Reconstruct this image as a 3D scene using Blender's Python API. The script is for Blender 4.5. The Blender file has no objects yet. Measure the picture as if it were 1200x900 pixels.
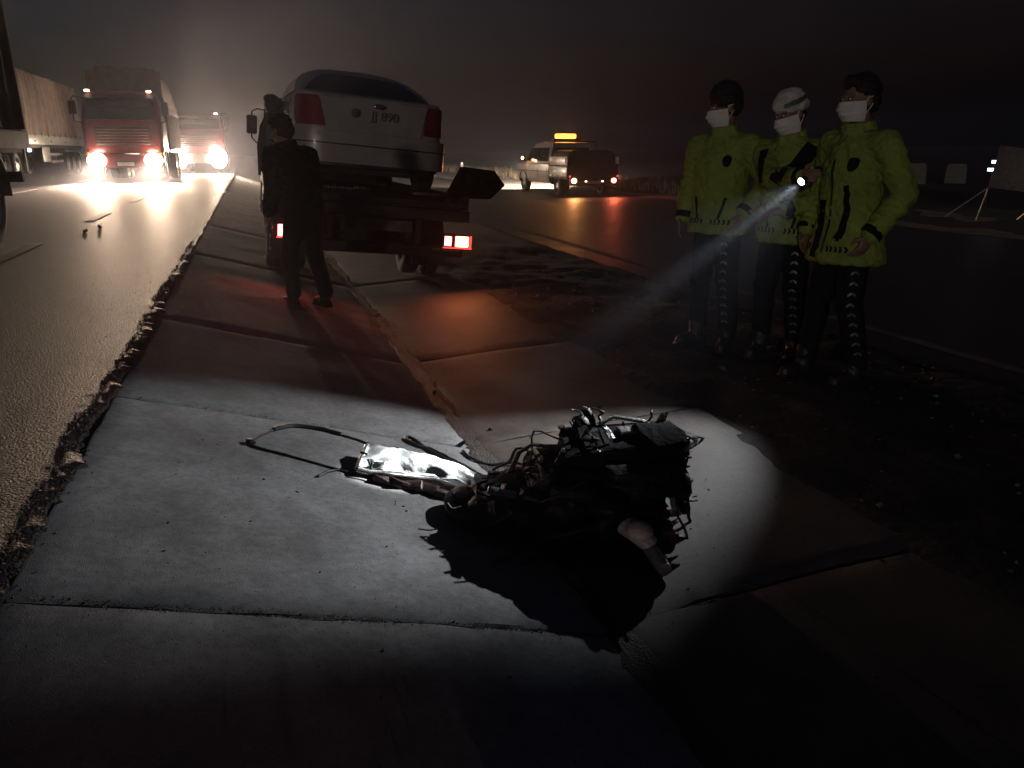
import bpy, bmesh, math, random
import numpy as np
from mathutils import Vector, Matrix, noise
from mathutils.bvhtree import BVHTree

R = math.radians
PI = math.pi
sc = bpy.context.scene
COL = sc.collection
rng = random.Random(7)

# ------------------------------------------------------------------ camera
cam_d = bpy.data.cameras.new('camera')
cam = bpy.data.objects.new('camera', cam_d)
COL.objects.link(cam)
cam.location = (0, 0, 1.5)
cam.rotation_euler = (R(90 - 16.816), 0, R(-18.248))
cam_d.sensor_fit = 'HORIZONTAL'
cam_d.sensor_width = 36
cam_d.lens = 27.0
cam_d.clip_start = 0.05
cam_d.clip_end = 2000
sc.camera = cam

# ------------------------------------------------------------------ world: night sky
world = bpy.data.worlds.new('World')
sc.world = world
world.use_nodes = True
wn = world.node_tree
sky = wn.nodes.new('ShaderNodeTexSky')
sky.sky_type = 'NISHITA'
sky.sun_disc = False
sky.sun_elevation = R(-2.8)
sky.sun_rotation = R(-75)
sky.air_density = 1.0
sky.dust_density = 2.0
sky.ozone_density = 2.0
bg = wn.nodes['Background']
bg.inputs['Strength'].default_value = 0.15
wn.links.new(sky.outputs['Color'], bg.inputs['Color'])

# ------------------------------------------------------------------ one faint low fill lamp, added to light the officers and the car
sun_d = bpy.data.lights.new('low_fill', 'SUN')
sun_d.energy = 0.28
sun_d.angle = R(3)
sun_d.color = (1.0, 0.84, 0.74)
sun_o = bpy.data.objects.new('low_fill', sun_d)
COL.objects.link(sun_o)
sun_dir = Vector((0.58, 0.80, -0.11))            # the way its light travels
sun_o.rotation_euler = sun_dir.to_track_quat('-Z', 'Y').to_euler()
sun_o.location = (-5, -8, 8)

sc.view_settings.view_transform = 'Standard'
sc.view_settings.look = 'None'
sc.view_settings.exposure = 0.0
sc.view_settings.gamma = 1.0
sc.view_settings.use_curve_mapping = False
sc.render.engine = 'CYCLES'
cy = sc.cycles
cy.use_denoising = True
cy.max_bounces = 5
cy.diffuse_bounces = 2
cy.glossy_bounces = 3
cy.transmission_bounces = 4
cy.transparent_max_bounces = 6
cy.volume_bounces = 1
cy.sample_clamp_indirect = 2.0
cy.caustics_reflective = False
cy.caustics_refractive = False
cy.use_adaptive_sampling = True
cy.adaptive_threshold = 0.01

# ================================================================== helpers
def nrm(v):
    return Vector(v).normalized()

class MB:
    """collects shapes; build() links them as ONE mesh object"""
    def __init__(s):
        s.V = []; s.F = []
    def add(s, v, f):
        o = len(s.V)
        s.V += [tuple(p) for p in v]
        s.F += [tuple(i + o for i in q) for q in f]
        return s
    def box(s, c, d, m=None, bev=0.0):
        """box of full size d at centre c, edges chamfered by bev; m an optional 3x3 / euler"""
        hx, hy, hz = d[0] / 2, d[1] / 2, d[2] / 2
        if m is not None and not isinstance(m, Matrix):
            from mathutils import Euler
            m = Euler(m).to_matrix()
        c = Vector(c)
        if bev <= 0:
            pts = [Vector((x, y, z)) for x in (-hx, hx) for y in (-hy, hy) for z in (-hz, hz)]
            f = [(0, 1, 3, 2), (4, 6, 7, 5), (0, 4, 5, 1), (2, 3, 7, 6), (0, 2, 6, 4), (1, 5, 7, 3)]
        else:
            b = min(bev, hx * .9, hy * .9, hz * .9)
            bm = bmesh.new()
            bmesh.ops.create_cube(bm, size=1)
            for v in bm.verts:
                v.co = Vector((v.co.x * d[0], v.co.y * d[1], v.co.z * d[2]))
            bmesh.ops.bevel(bm, geom=list(bm.edges), offset=b, segments=2, affect='EDGES', profile=.5)
            bm.verts.index_update()
            pts = [v.co.copy() for v in bm.verts]
            f = [tuple(v.index for v in q.verts) for q in bm.faces]
            bm.free()
        if m is not None:
            pts = [m @ p for p in pts]
        return s.add([p + c for p in pts], f)
    def cyl(s, p0, p1, r0, r1=None, n=14, caps=True):
        r1 = r0 if r1 is None else r1
        p0, p1 = Vector(p0), Vector(p1)
        d = (p1 - p0).normalized()
        a = d.orthogonal().normalized(); b = d.cross(a)
        v = []
        for p, r in ((p0, r0), (p1, r1)):
            for i in range(n):
                t = 2 * PI * i / n
                v.append(p + a * (r * math.cos(t)) + b * (r * math.sin(t)))
        f = [(i, (i + 1) % n, n + (i + 1) % n, n + i) for i in range(n)]
        if caps:
            f += [tuple(range(n - 1, -1, -1)), tuple(range(n, 2 * n))]
        return s.add(v, f)
    def tube(s, pts, r, n=8, caps=True, close=False):
        pts = [Vector(p) for p in pts]
        k = len(pts)
        rr = r if isinstance(r, (list, tuple)) else [r] * k
        v = []; a = None
        for i, p in enumerate(pts):
            t = pts[(i + 1) % k if close else min(i + 1, k - 1)] - pts[i - 1 if (close or i > 0) else 0]
            t = t.normalized() if t.length > 1e-9 else Vector((0, 0, 1))
            if a is None:
                a = t.orthogonal().normalized()
            a = (a - t * a.dot(t))
            a = a.normalized() if a.length > 1e-6 else t.orthogonal().normalized()
            b = t.cross(a)
            for j in range(n):
                q = 2 * PI * j / n
                v.append(p + a * (rr[i] * math.cos(q)) + b * (rr[i] * math.sin(q)))
        f = []
        for i in range(k if close else k - 1):
            i2 = (i + 1) % k
            for j in range(n):
                f.append((i * n + j, i * n + (j + 1) % n, i2 * n + (j + 1) % n, i2 * n + j))
        if caps and not close:
            f += [tuple(range(n - 1, -1, -1)), tuple(range((k - 1) * n, k * n))]
        return s.add(v, f)
    def lathe(s, prof, o=(0, 0, 0), ax=(0, 0, 1), n=24, caps=True):
        """prof: (radius, height along ax)"""
        o = Vector(o); d = nrm(ax)
        a = d.orthogonal().normalized(); b = d.cross(a)
        v = []
        for r, h in prof:
            for j in range(n):
                q = 2 * PI * j / n
                v.append(o + d * h + a * (r * math.cos(q)) + b * (r * math.sin(q)))
        f = []
        for i in range(len(prof) - 1):
            for j in range(n):
                f.append((i * n + j, i * n + (j + 1) % n, (i + 1) * n + (j + 1) % n, (i + 1) * n + j))
        if caps:
            f += [tuple(range(n - 1, -1, -1)), tuple(range((len(prof) - 1) * n, len(prof) * n))]
        return s.add(v, f)
    def loft(s, rings, caps=True, close=True):
        n = len(rings[0]); v = [p for r_ in rings for p in r_]; f = []
        for i in range(len(rings) - 1):
            for j in range(n if close else n - 1):
                f.append((i * n + j, i * n + (j + 1) % n, (i + 1) * n + (j + 1) % n, (i + 1) * n + j))
        if caps and close:
            f += [tuple(range(n - 1, -1, -1)), tuple(range((len(rings) - 1) * n, len(rings) * n))]
        return s.add(v, f)
    def prism(s, poly, axis, a, b):
        """poly: 2D outline; axis 'x' (y,z), 'y' (x,z), 'z' (x,y); extruded from a to b"""
        def p3(p, t):
            return {'x': (t, p[0], p[1]), 'y': (p[0], t, p[1]), 'z': (p[0], p[1], t)}[axis]
        return s.loft([[p3(p, a) for p in poly], [p3(p, b) for p in poly]])
    def grid(s, fn, nu, nv):
        v = [fn(i / nu, j / nv) for i in range(nu + 1) for j in range(nv + 1)]
        f = []
        for i in range(nu):
            for j in range(nv):
                a = i * (nv + 1) + j
                f.append((a, a + nv + 1, a + nv + 2, a + 1))
        return s.add(v, f)
    def slabgrid(s, fn, nu, nv, th):
        """a grid given real thickness th(Vector)"""
        th = Vector(th)
        o = len(s.V)
        s.grid(fn, nu, nv)
        n = (nu + 1) * (nv + 1)
        s.V += [tuple(Vector(p) + th) for p in s.V[o:o + n]]
        for q in list(s.F[-nu * nv:]):
            s.F.append(tuple(i + n for i in reversed(q)))
        b = [i * (nv + 1) for i in range(nu + 1)] + [nu * (nv + 1) + j for j in range(1, nv + 1)] \
            + [i * (nv + 1) + nv for i in range(nu - 1, -1, -1)] + [j for j in range(nv - 1, 0, -1)]
        for i in range(len(b)):
            x, y = o + b[i], o + b[(i + 1) % len(b)]
            s.F.append((x, y, y + n, x + n))
        return s
    def ell(s, c, r, m=None, n=16, k=10):
        c = Vector(c); v = []; f = []
        for i in range(1, k):
            t = PI * i / k
            for j in range(n):
                q = 2 * PI * j / n
                p = Vector((r[0] * math.sin(t) * math.cos(q), r[1] * math.sin(t) * math.sin(q), r[2] * math.cos(t)))
                v.append(c + (m @ p if m is not None else p))
        a = Vector((0, 0, r[2]))
        v.append(c + (m @ a if m is not None else a)); v.append(c - (m @ a if m is not None else a))
        for i in range(k - 2):
            for j in range(n):
                f.append((i * n + j, (i + 1) * n + j, (i + 1) * n + (j + 1) % n, i * n + (j + 1) % n))
        T = (k - 1) * n
        for j in range(n):
            f.append((T, j, (j + 1) % n)); f.append((T + 1, (k - 2) * n + (j + 1) % n, (k - 2) * n + j))
        return s.add(v, f)
    def cap(s, p0, p1, r0, r1=None):
        """capsule with its own taper"""
        r1 = r0 if r1 is None else r1
        p0, p1 = Vector(p0), Vector(p1)
        s.cyl(p0, p1, r0, r1, 14)
        s.ell(p0, (r0,) * 3, None, 12, 8); s.ell(p1, (r1,) * 3, None, 12, 8)
        return s
    def mesh(s, name, smooth=35, fix=True):
        me = bpy.data.meshes.new(name)
        me.from_pydata(s.V, [], s.F)
        if fix:
            bm = bmesh.new(); bm.from_mesh(me)
            bmesh.ops.recalc_face_normals(bm, faces=bm.faces)
            bm.to_mesh(me); bm.free()
        if smooth:
            me.shade_smooth()
            me.set_sharp_from_angle(angle=R(smooth))
        return me
    def build(s, name, mat, parent=None, smooth=35, fix=True):
        o = bpy.data.objects.new(name, s.mesh(name, smooth, fix))
        if mat is not None:
            o.data.materials.append(mat)
        COL.objects.link(o)
        if parent is not None:
            o.parent = parent
        return o

def tag(o, label=None, cat=None, group=None, kind=None):
    if label: o['label'] = label
    if cat: o['category'] = cat
    if group: o['group'] = group
    if kind: o['kind'] = kind
    return o

def thing(name, label, cat, loc=(0, 0, 0), rot=(0, 0, 0), group=None):
    o = bpy.data.objects.new(name, None)
    COL.objects.link(o)
    o.empty_display_size = .2
    o.location = loc; o.rotation_euler = rot
    return tag(o, label, cat, group)

def fnz(x, y=0., z=0.):
    return noise.noise(Vector((x, y, z)))

# ------------------------------------------------------------------ materials
def mat(name, col, rough=.6, metal=0., var=.25, scale=8., bump=0., bscale=60., spec=.5, col2=None, coat=0., voronoi=False, stretch=None, tr=0.):
    m = bpy.data.materials.new(name)
    m.use_nodes = True
    nt = m.node_tree; N = nt.nodes; L = nt.links
    b = N['Principled BSDF']
    b.inputs['Roughness'].default_value = rough
    b.inputs['Metallic'].default_value = metal
    b.inputs['Specular IOR Level'].default_value = spec
    b.inputs['Coat Weight'].default_value = coat
    tc = N.new('ShaderNodeTexCoord')
    vec = tc.outputs['Object']
    if stretch:
        mp = N.new('ShaderNodeMapping'); mp.inputs['Scale'].default_value = stretch
        L.new(vec, mp.inputs['Vector']); vec = mp.outputs['Vector']
    n1 = N.new('ShaderNodeTexNoise'); n1.inputs['Scale'].default_value = scale
    n1.inputs['Detail'].default_value = 6; n1.inputs['Roughness'].default_value = .65
    L.new(vec, n1.inputs['Vector'])
    rp = N.new('ShaderNodeValToRGB')
    c = Vector(col)
    c2 = Vector(col2) if col2 else c * (1 + var)
    c1 = c * (1 - var)
    rp.color_ramp.elements[0].position = .32; rp.color_ramp.elements[1].position = .68
    rp.color_ramp.elements[0].color = (*c1, 1); rp.color_ramp.elements[1].color = (*c2, 1)
    L.new(n1.outputs['Fac'], rp.inputs['Fac'])
    L.new(rp.outputs['Color'], b.inputs['Base Color'])
    mr = N.new('ShaderNodeMapRange')
    mr.inputs['To Min'].default_value = max(.03, rough - .12); mr.inputs['To Max'].default_value = min(1, rough + .12)
    L.new(n1.outputs['Fac'], mr.inputs['Value']); L.new(mr.outputs['Result'], b.inputs['Roughness'])
    if bump > 0:
        if voronoi:
            n2 = N.new('ShaderNodeTexVoronoi'); n2.inputs['Scale'].default_value = bscale
            out = n2.outputs['Distance']
        else:
            n2 = N.new('ShaderNodeTexNoise'); n2.inputs['Scale'].default_value = bscale
            n2.inputs['Detail'].default_value = 4
            out = n2.outputs['Fac']
        L.new(vec, n2.inputs['Vector'])
        bp = N.new('ShaderNodeBump'); bp.inputs['Strength'].default_value = bump; bp.inputs['Distance'].default_value = .03 if name == 'asphalt' else .02
        L.new(out, bp.inputs['Height']); L.new(bp.outputs['Normal'], b.inputs['Normal'])
    if tr:
        b.inputs['Transmission Weight'].default_value = tr
    return m

def emis(name, col, strength, base=(.6, .6, .6)):
    m = bpy.data.materials.new(name); m.use_nodes = True
    b = m.node_tree.nodes['Principled BSDF']
    b.inputs['Base Color'].default_value = (*base, 1)
    b.inputs['Emission Color'].default_value = (*col, 1)
    b.inputs['Emission Strength'].default_value = strength
    b.inputs['Roughness'].default_value = .2
    m.cycles.emission_sampling = 'NONE'
    return m

M = dict(
    soil=mat('soil', (.024, .018, .014), .95, 0, .45, 1.3, .6, 14),
    gravel=mat('gravel', (.22, .18, .14), .95, 0, .4, 3, 1., 40, voronoi=True),
    asphalt=mat('asphalt', (.038, .025, .019), .53, 0, .75, 45, .6, 110, .26),
    asphalt_damp=mat('asphalt_damp', (.05, .036, .028), .46, 0, .4, 2.2, .55, 90, .6),
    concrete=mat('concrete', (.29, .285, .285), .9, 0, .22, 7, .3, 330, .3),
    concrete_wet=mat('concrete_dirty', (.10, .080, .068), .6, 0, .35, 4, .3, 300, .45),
    silt=mat('silt', (.035, .026, .02), .6, 0, .5, 14, .9, 90),
    stone=mat('stone_chip', (.10, .085, .075), .6, 0, .5, 30, .5, 90),
    paint_line=mat('road_paint', (.15, .13, .115), .6, 0, .5, 20, .4, 80),
    red=mat('red_paint', (.16, .018, .018), .38, 0, .25, 4, .1, 40, coat=.3),
    white=mat('white_paint', (.62, .6, .57), .38, 0, .12, 3, .05, 30, coat=.3),
    silver=mat('grimy_white_paint', (.29, .265, .26), .35, .0, .14, 3.5, .04, 30, coat=.4),
    black=mat('black_plastic', (.016, .016, .017), .5, 0, .3, 12, .2, 90),
    chassis=mat('chassis_black', (.010, .009, .009), .7, 0, .4, 9, .4, 60),
    rubber=mat('rubber', (.016, .015, .015), .85, 0, .3, 20, .4, 90),
    steel=mat('bare_steel', (.45, .44, .43), .38, 1, .25, 12, .25, 50),
    chrome=mat('chrome', (.75, .74, .72), .14, 1, .1, 8),
    glass=mat('dark_glass', (.012, .013, .015), .08, 0, .2, 4, coat=.5),
    redlens=mat('red_lens', (.16, .012, .014), .15, 0, .2, 20, .1, 90, coat=.5),
    amberlens=mat('amber_lens', (.42, .16, .02), .15, 0, .2, 20, coat=.5),
    tarp=mat('brown_tarp', (.105, .062, .042), .8, 0, .35, 4, .6, 9),
    curtain=mat('tan_curtain', (.36, .25, .20), .75, 0, .25, 3, .4, 8),
    darkside=mat('dark_brown_tarp', (.11, .07, .05), .8, 0, .3, 3, .5, 10),
    hivis=mat('hi_vis_fabric', (.21, .275, .055), .8, 0, .22, 6, .7, 40, .25),
    navy=mat('navy_fabric', (.006, .006, .010), .85, 0, .35, 9, .5, 30, .2),
    darkcloth=mat('dark_cloth', (.006, .0055, .0055), .9, 0, .35, 9, .5, 26, .2),
    skin=mat('skin', (.20, .11, .082), .55, 0, .15, 14, .1, 60),
    hair=mat('hair', (.01, .008, .007), .7, 0, .4, 30, .8, 60),
    mask=mat('mask_cloth', (.62, .6, .6), .85, 0, .1, 20, .3, 60),
    capwhite=mat('cap_white', (.5, .48, .46), .8, 0, .2, 12, .4, 40),
    retro=mat('reflective_tape', (.10, .105, .10), .45, .2, .6, 60, .1, 60),
    leather=mat('leather', (.014, .013, .013), .45, 0, .4, 20, .4, 60),
    castiron=mat('oily_cast_iron', (.0045, .0042, .0042), .5, 0, .5, 10, .3, 30, .14),
    grime=mat('sooty_cover', (.005, .0047, .0047), .7, 0, .5, 12, .5, 26, .04),
    alu=mat('dull_aluminium', (.30, .29, .29), .42, .8, .35, 10, .6, 40),
    sheet=mat('bright_sheet_metal', (.62, .62, .6), .42, .85, .25, 9, .35, 22),
    cable=mat('black_cable', (.015, .014, .014), .5, 0, .3, 30, .2, 80),
    clay=mat('pale_pipe', (.42, .35, .33), .6, .1, .35, 14, .4, 50),
    reeds=mat('dry_grass', (.22, .17, .10), .9, 0, .4, 3),
    signback=mat('sign_board', (.10, .075, .07), .6, 0, .4, 14, .2, 40),
    darkred=mat('dark_red_plastic', (.02, .004, .0035), .4, 0, .4, 14, .3, 40),
    block=mat('pale_block', (.13, .13, .12), .9, 0, .3, 5, .4, 30),
    ink=mat('ink', (.012, .012, .013), .6, 0, .1, 9),
    faded_ink=mat('faded_ink', (.10, .09, .088), .6, 0, .5, 40),
    head_on=emis('headlamp_lit', (1, .80, .58), 120.),
    mark_on=emis('marker_lamp_lit', (1, .72, .5), 10.),
    red_on=emis('tail_lamp_lit', (1, .06, .05), 2., (.5, .02, .02)),
    red_hot=emis('tail_lamp_core_lit', (1, .28, .22), 6., (.5, .02, .02)),
    amber_on=emis('indicator_lit', (1, .50, .20), 10., (.5, .2, .02)),
    beacon_on=emis('amber_beacon_lit', (1, .27, .03), 7., (.5, .2, .02)),
    torch_on=emis('torch_lit', (.85, .93, 1), 70.),
    plate_on=emis('plate_lamp_lit', (1, .75, .65), 3.),
    cool_on=emis('cool_glow_lit', (.75, .85, 1), 5.),
)

def speckle(m, scale, lo, dark, seed):
    '''small dark specks and blotchy stains of the surface itself'''
    nt = m.node_tree; N = nt.nodes; L = nt.links
    b = N['Principled BSDF']; src = b.inputs['Base Color'].links[0].from_socket
    tc = [n_ for n_ in N if n_.type == 'TEX_COORD'][0]
    col = src
    for sc_, a, c, d in ((scale, lo, lo + .06, dark), (2.3, .38, .62, .72), (38, .35, .6, .82)):
        n_ = N.new('ShaderNodeTexNoise'); n_.inputs['Scale'].default_value = sc_; n_.inputs['Detail'].default_value = 3
        L.new(tc.outputs['Object'], n_.inputs['Vector'])
        r_ = N.new('ShaderNodeValToRGB'); r_.color_ramp.elements[0].position = a; r_.color_ramp.elements[1].position = c
        r_.color_ramp.elements[0].color = (d, d * .98, d * .96, 1); r_.color_ramp.elements[1].color = (1, 1, 1, 1)
        L.new(n_.outputs['Fac'], r_.inputs['Fac'])
        mx = N.new('ShaderNodeMix'); mx.data_type = 'RGBA'; mx.blend_type = 'MULTIPLY'; mx.inputs['Factor'].default_value = 1
        L.new(col, mx.inputs['A']); L.new(r_.outputs['Color'], mx.inputs['B']); col = mx.outputs['Result']
    L.new(col, b.inputs['Base Color'])
speckle(M['asphalt'], 60, .48, .12, 3); speckle(M['concrete'], 130, .31, .35, 1); speckle(M['concrete_wet'], 110, .33, .4, 2)

def spot(name, parent, loc, target, power, col, angle, blend=.5, size=.05):
    d = bpy.data.lights.new(name, 'SPOT')
    d.energy = power; d.color = col; d.spot_size = R(angle); d.spot_blend = blend; d.shadow_soft_size = size
    o = bpy.data.objects.new(name, d); COL.objects.link(o)
    o.parent = parent
    o.location = loc
    o.rotation_euler = (Vector(target) - Vector(loc)).to_track_quat('-Z', 'Y').to_euler()
    return o

def lamp(name, parent, loc, power, col, size=.06):
    d = bpy.data.lights.new(name, 'POINT')
    d.energy = power; d.color = col; d.shadow_soft_size = size
    o = bpy.data.objects.new(name, d); COL.objects.link(o)
    o.parent = parent; o.location = loc
    return o

def link(name, me, m, parent, smooth=True):
    o = bpy.data.objects.new(name, me); me.materials.clear(); me.materials.append(m)
    if smooth: me.shade_smooth()
    COL.objects.link(o); o.parent = parent
    return o
def bvh_of(me):
    bm = bmesh.new(); bm.from_mesh(me); t = BVHTree.FromBMesh(bm); bm.free(); return t
def decal(bvh, pts2, cdir, up, center, name, m, parent, off=.004, th=.004, nu=None):
    """flat outline pts2 (u,v in metres round center) thrown along cdir on to the surface, as a thin cloth patch"""
    cdir = nrm(cdir); up = nrm(up); rt = cdir.cross(up).normalized(); up = rt.cross(cdir).normalized()
    c = Vector(center)
    bm = bmesh.new()
    vs = [bm.verts.new((p[0], p[1], 0)) for p in pts2]
    bm.faces.new(vs)
    bmesh.ops.triangulate(bm, faces=bm.faces)
    for _ in range(3):
        long = [e for e in bm.edges if e.calc_length() > .022]
        if long: bmesh.ops.subdivide_edges(bm, edges=long, cuts=1)
        bmesh.ops.triangulate(bm, faces=bm.faces)
    ok = True
    for v in bm.verts:
        o = c + rt * v.co.x + up * v.co.y - cdir * .8
        h, n_, _, _ = bvh.ray_cast(o, cdir)
        if h is None:
            ok = False; break
        v.co = h - cdir * off
    if not ok:
        bm.free(); return None
    bmesh.ops.recalc_face_normals(bm, faces=bm.faces)
    r_ = bmesh.ops.extrude_face_region(bm, geom=list(bm.faces))
    for v in [g_ for g_ in r_['geom'] if isinstance(g_, bmesh.types.BMVert)]:
        v.co -= cdir * th * .0 + (-cdir) * -th
    me = bpy.data.meshes.new(name); bmesh.ops.recalc_face_normals(bm, faces=bm.faces); bm.to_mesh(me); bm.free()
    return link(name, me, m, parent, False)
def rect(w, h): return [(-w / 2, -h / 2), (w / 2, -h / 2), (w / 2, h / 2), (-w / 2, h / 2)]
def oval(w, h, n=14): return [(w / 2 * math.cos(2 * PI * k / n), h / 2 * math.sin(2 * PI * k / n)) for k in range(n)]


# ================================================================== the ground
PROF = [(-400, .5), (-.72, .48), (1.0, 0.0), (1.8, .055), (2.9, .10), (4.2, .09), (4.6, .05), (12.4, .05), (14, .12), (30, .5), (400, 6)]
def gz(x):
    for (a, za), (b, zb) in zip(PROF, PROF[1:]):
        if x <= b:
            return za + (zb - za) * (x - a) / (b - a)
    return PROF[-1][1]

def axis(lo, hi, fine, coarse):
    out = list(fine)
    step = fine[1] - fine[0]
    x = fine[0]; s_ = step
    while x > lo:
        s_ *= coarse; x -= s_; out.insert(0, max(x, lo))
    x = fine[-1]; s_ = step
    while x < hi:
        s_ *= coarse; x += s_; out.append(min(x, hi))
    return out

# soil sheet under everything
xs = axis(-160, 200, [-1.2 + .1 * i for i in range(62)], 1.25)
ys = axis(-40, 320, [.4 + .12 * i for i in range(80)], 1.2)
g = MB()
def soil_z(x, y):
    z = gz(x)
    if x < 2.0 or (4.5 < x < 12.5):
        z -= .05
    else:
        w = min(1, abs(x - 2.0) / .30) * (1 if x > 12.5 else min(1, (4.5 - x) / .2))
        z += -.05 + w * (.062 + .03 * fnz(x * 1.3, y * 1.3) + .02 * fnz(x * 5, y * 5, 3))
        if x > 12.5:
            z += min(1, (x - 12.5) / 6) * (.25 * fnz(x * .11, y * .11, 8) + .12 * fnz(x * .5, y * .5, 4))
    if x < -13.5:
        z += -.1 + .2 * fnz(x * .1, y * .1)
    elif x < -.75:
        z = .40
    return z
nx, ny = len(xs), len(ys)
g.V = [(x, y, soil_z(x, y)) for x in xs for y in ys]
g.F = [(i * ny + j, (i + 1) * ny + j, (i + 1) * ny + j + 1, i * ny + j + 1) for i in range(nx - 1) for j in range(ny - 1)]
tag(g.build('ground', M['soil'], smooth=60, fix=False), 'dark bare soil verge beside the road', 'ground', kind='structure')

# highway: coarse sheet with thickness plus a crumbled chip-seal edge
hw = MB()
hx = [-13.5, -9.2, -5.7, -2.3]
hy = [-40, -10, 0, 6, 12, 20, 30, 45, 70, 110, 180, 320]
hw.V = [(x, y, .5) for x in hx for y in hy]
hw.F = [(i * 12 + j, (i + 1) * 12 + j, (i + 1) * 12 + j + 1, i * 12 + j + 1) for i in range(3) for j in range(11)]
highway = tag(hw.build('highway', M['asphalt'], smooth=0, fix=False), 'rough chip sealed asphalt highway', 'road', kind='structure')

def edge_x(y):
    return -.70 + .05 * fnz(y * 1.7, 3.1) + (.035 * fnz(y * 6.3, 9.2) + .025 * fnz(y * 17, 1.2) + .02 * fnz(y * 41, 5)) * (1 if y < 9 else .35)
e = MB()
def strip(y0, y1, nyy, nxx, amp):
    o = len(e.V); cols = nxx + 3
    for j in range(nyy + 1):
        y = y0 + (y1 - y0) * j / nyy
        ex = edge_x(y)
        for i in range(nxx + 1):
            t = i / nxx
            x = -2.3 + (ex + 2.3) * t
            w = min(1, t * 6)
            z = .5 + w * amp * rng.uniform(-.0004, .0004) - .016 * min(1, max(0, (x + .98) / .26)) ** 2
            e.V.append((x, y, z))
        e.V.append((ex + .03, y, .474)); e.V.append((ex + .05, y, .40))
    for j in range(nyy):
        for i in range(cols - 1):
            a = o + j * cols + i
            e.F.append((a, a + 1, a + cols + 1, a + cols))
strip(-40, .8, 30, 6, .3)
strip(.8, 9, 330, 66, 1.)
strip(9, 22, 130, 16, .1)
strip(22, 120, 100, 4, .0)
e.build('asphalt_edge', M['asphalt'], highway, smooth=50, fix=False)

# painted dashes between lane and paved shoulder, each a mark of its own
for y0 in (8.4, 13.2, 18.0, 22.8, 27.6, 36, 42, 50):
    d = MB(); d.box((-2.36, y0 + .8, .507), (.13, 1.7, .006))
    d.build('lane_dash', M['paint_line'], highway, 0)
for y0 in range(4, 90, 9):
    d = MB(); d.box((-5.7, y0 + 1.5, .507), (.13, 3, .006))
    d.build('lane_dash', M['paint_line'], highway, 0)

# lower road on the right
sr = MB()
srx = [4.3, 4.6, 8.5, 12.4]
def road_edge(y): return 12.4 - 1.9 * min(1, max(0, (y - 27) / 6.))
sr.V = [(x + (.06 * fnz(y * .9) if x == 4.3 else 0) + (.25 * fnz(y * .3, 4) + road_edge(y) - 12.4 if x == 12.4 else 0), y, .062 if x > 4.5 else .085) for x in srx for y in [-40 + 1.2 * k for k in range(230)]]
sr.F = [(i * 230 + j, (i + 1) * 230 + j, (i + 1) * 230 + j + 1, i * 230 + j + 1) for i in range(3) for j in range(229)]
lower = tag(sr.build('lower_road', M['asphalt_damp'], smooth=60, fix=False), 'damp dark asphalt of the lower side road', 'road', kind='structure')
ln = MB()
ln.V = [(4.83 + s_ * .13, -5 + .5 * k, .067) for k in range(190) for s_ in (0, 1)]
ln.F = [(2 * k, 2 * k + 1, 2 * k + 3, 2 * k + 2) for k in range(189)]
ln.build('edge_line', M['paint_line_worn'] if 'paint_line_worn' in M else mat('worn_road_paint', (.16, .13, .11), .6, 0, .6, 3, .3, 60), lower, 0, fix=False)
# pale gravel shoulder beyond the lower road
gs = MB()
gs.V = [(road_edge(y) - .1 + t * (15.5 - road_edge(y)) + .2 * fnz(y * .4, t * 3), y, .075 + .07 * t + .03 * fnz(y * 1.1, t * 5)) for t in (0, .25, .5, .75, 1) for y in [5 + 1. * k for k in range(140)]]
gs.F = [(i * 140 + j, (i + 1) * 140 + j, (i + 1) * 140 + j + 1, i * 140 + j + 1) for i in range(4) for j in range(139)]
tag(gs.build('gravel_shoulder', M['gravel'], smooth=60, fix=False), 'pale gravel shoulder beyond the lower road', 'shoulder', kind='structure')

# concrete lined V gutter: every cast slab is a piece of its own
gutter = bpy.data.objects.new('gutter', None); COL.objects.link(gutter)
tag(gutter, 'V shaped gutter of cast concrete slabs below the highway', 'gutter', kind='structure')
joints = [-3.2, -1.5, .21, 1.93, 3.64, 5.40, 8.9, 12.4, 15.9, 19.4, 22.9]
def slab(xa, xb, ya, yb, side, k):
    s_ = MB(); nu, nv = 20, 20
    tilt = rng.uniform(-.001, .001)
    def fn(u, v):
        x = xa + (xb - xa) * u
        v = v if v in (0, 1) else ((v - .05) / .9 * .984 + .008)
        u = u if u in (0, 1) else ((u - .05) / .9 * .984 + .008)
        x = xa + (xb - xa) * u
        y = ya + .004 + (yb - ya - .008) * v
        yj = y + .018 * fnz(x * 4, ya * 3 + (0 if v < .5 else 1.7)) * (1 if v in (0, 1) else 0)
        ed = min(u, 1 - u, v, 1 - v)
        z = gz(x) + .004 + tilt * (v - .5) * 2 + .004 * fnz(x * 2.2, y * 2.2, k) + .0015 * fnz(x * 9, y * 9, 5)
        if ed < .001:
            z -= .004 + .012 * abs(fnz(x * 7, y * 7))
        return (x, yj, z)
    s_.slabgrid(fn, nu, nv, (0, 0, -.07))
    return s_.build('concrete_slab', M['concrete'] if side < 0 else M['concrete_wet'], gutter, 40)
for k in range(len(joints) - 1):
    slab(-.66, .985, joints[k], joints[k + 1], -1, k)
    slab(1.015, 2.35 + .1 * fnz(k * 3.3), joints[k] + .05, joints[k + 1] + .05, 1, k + 40)

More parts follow.
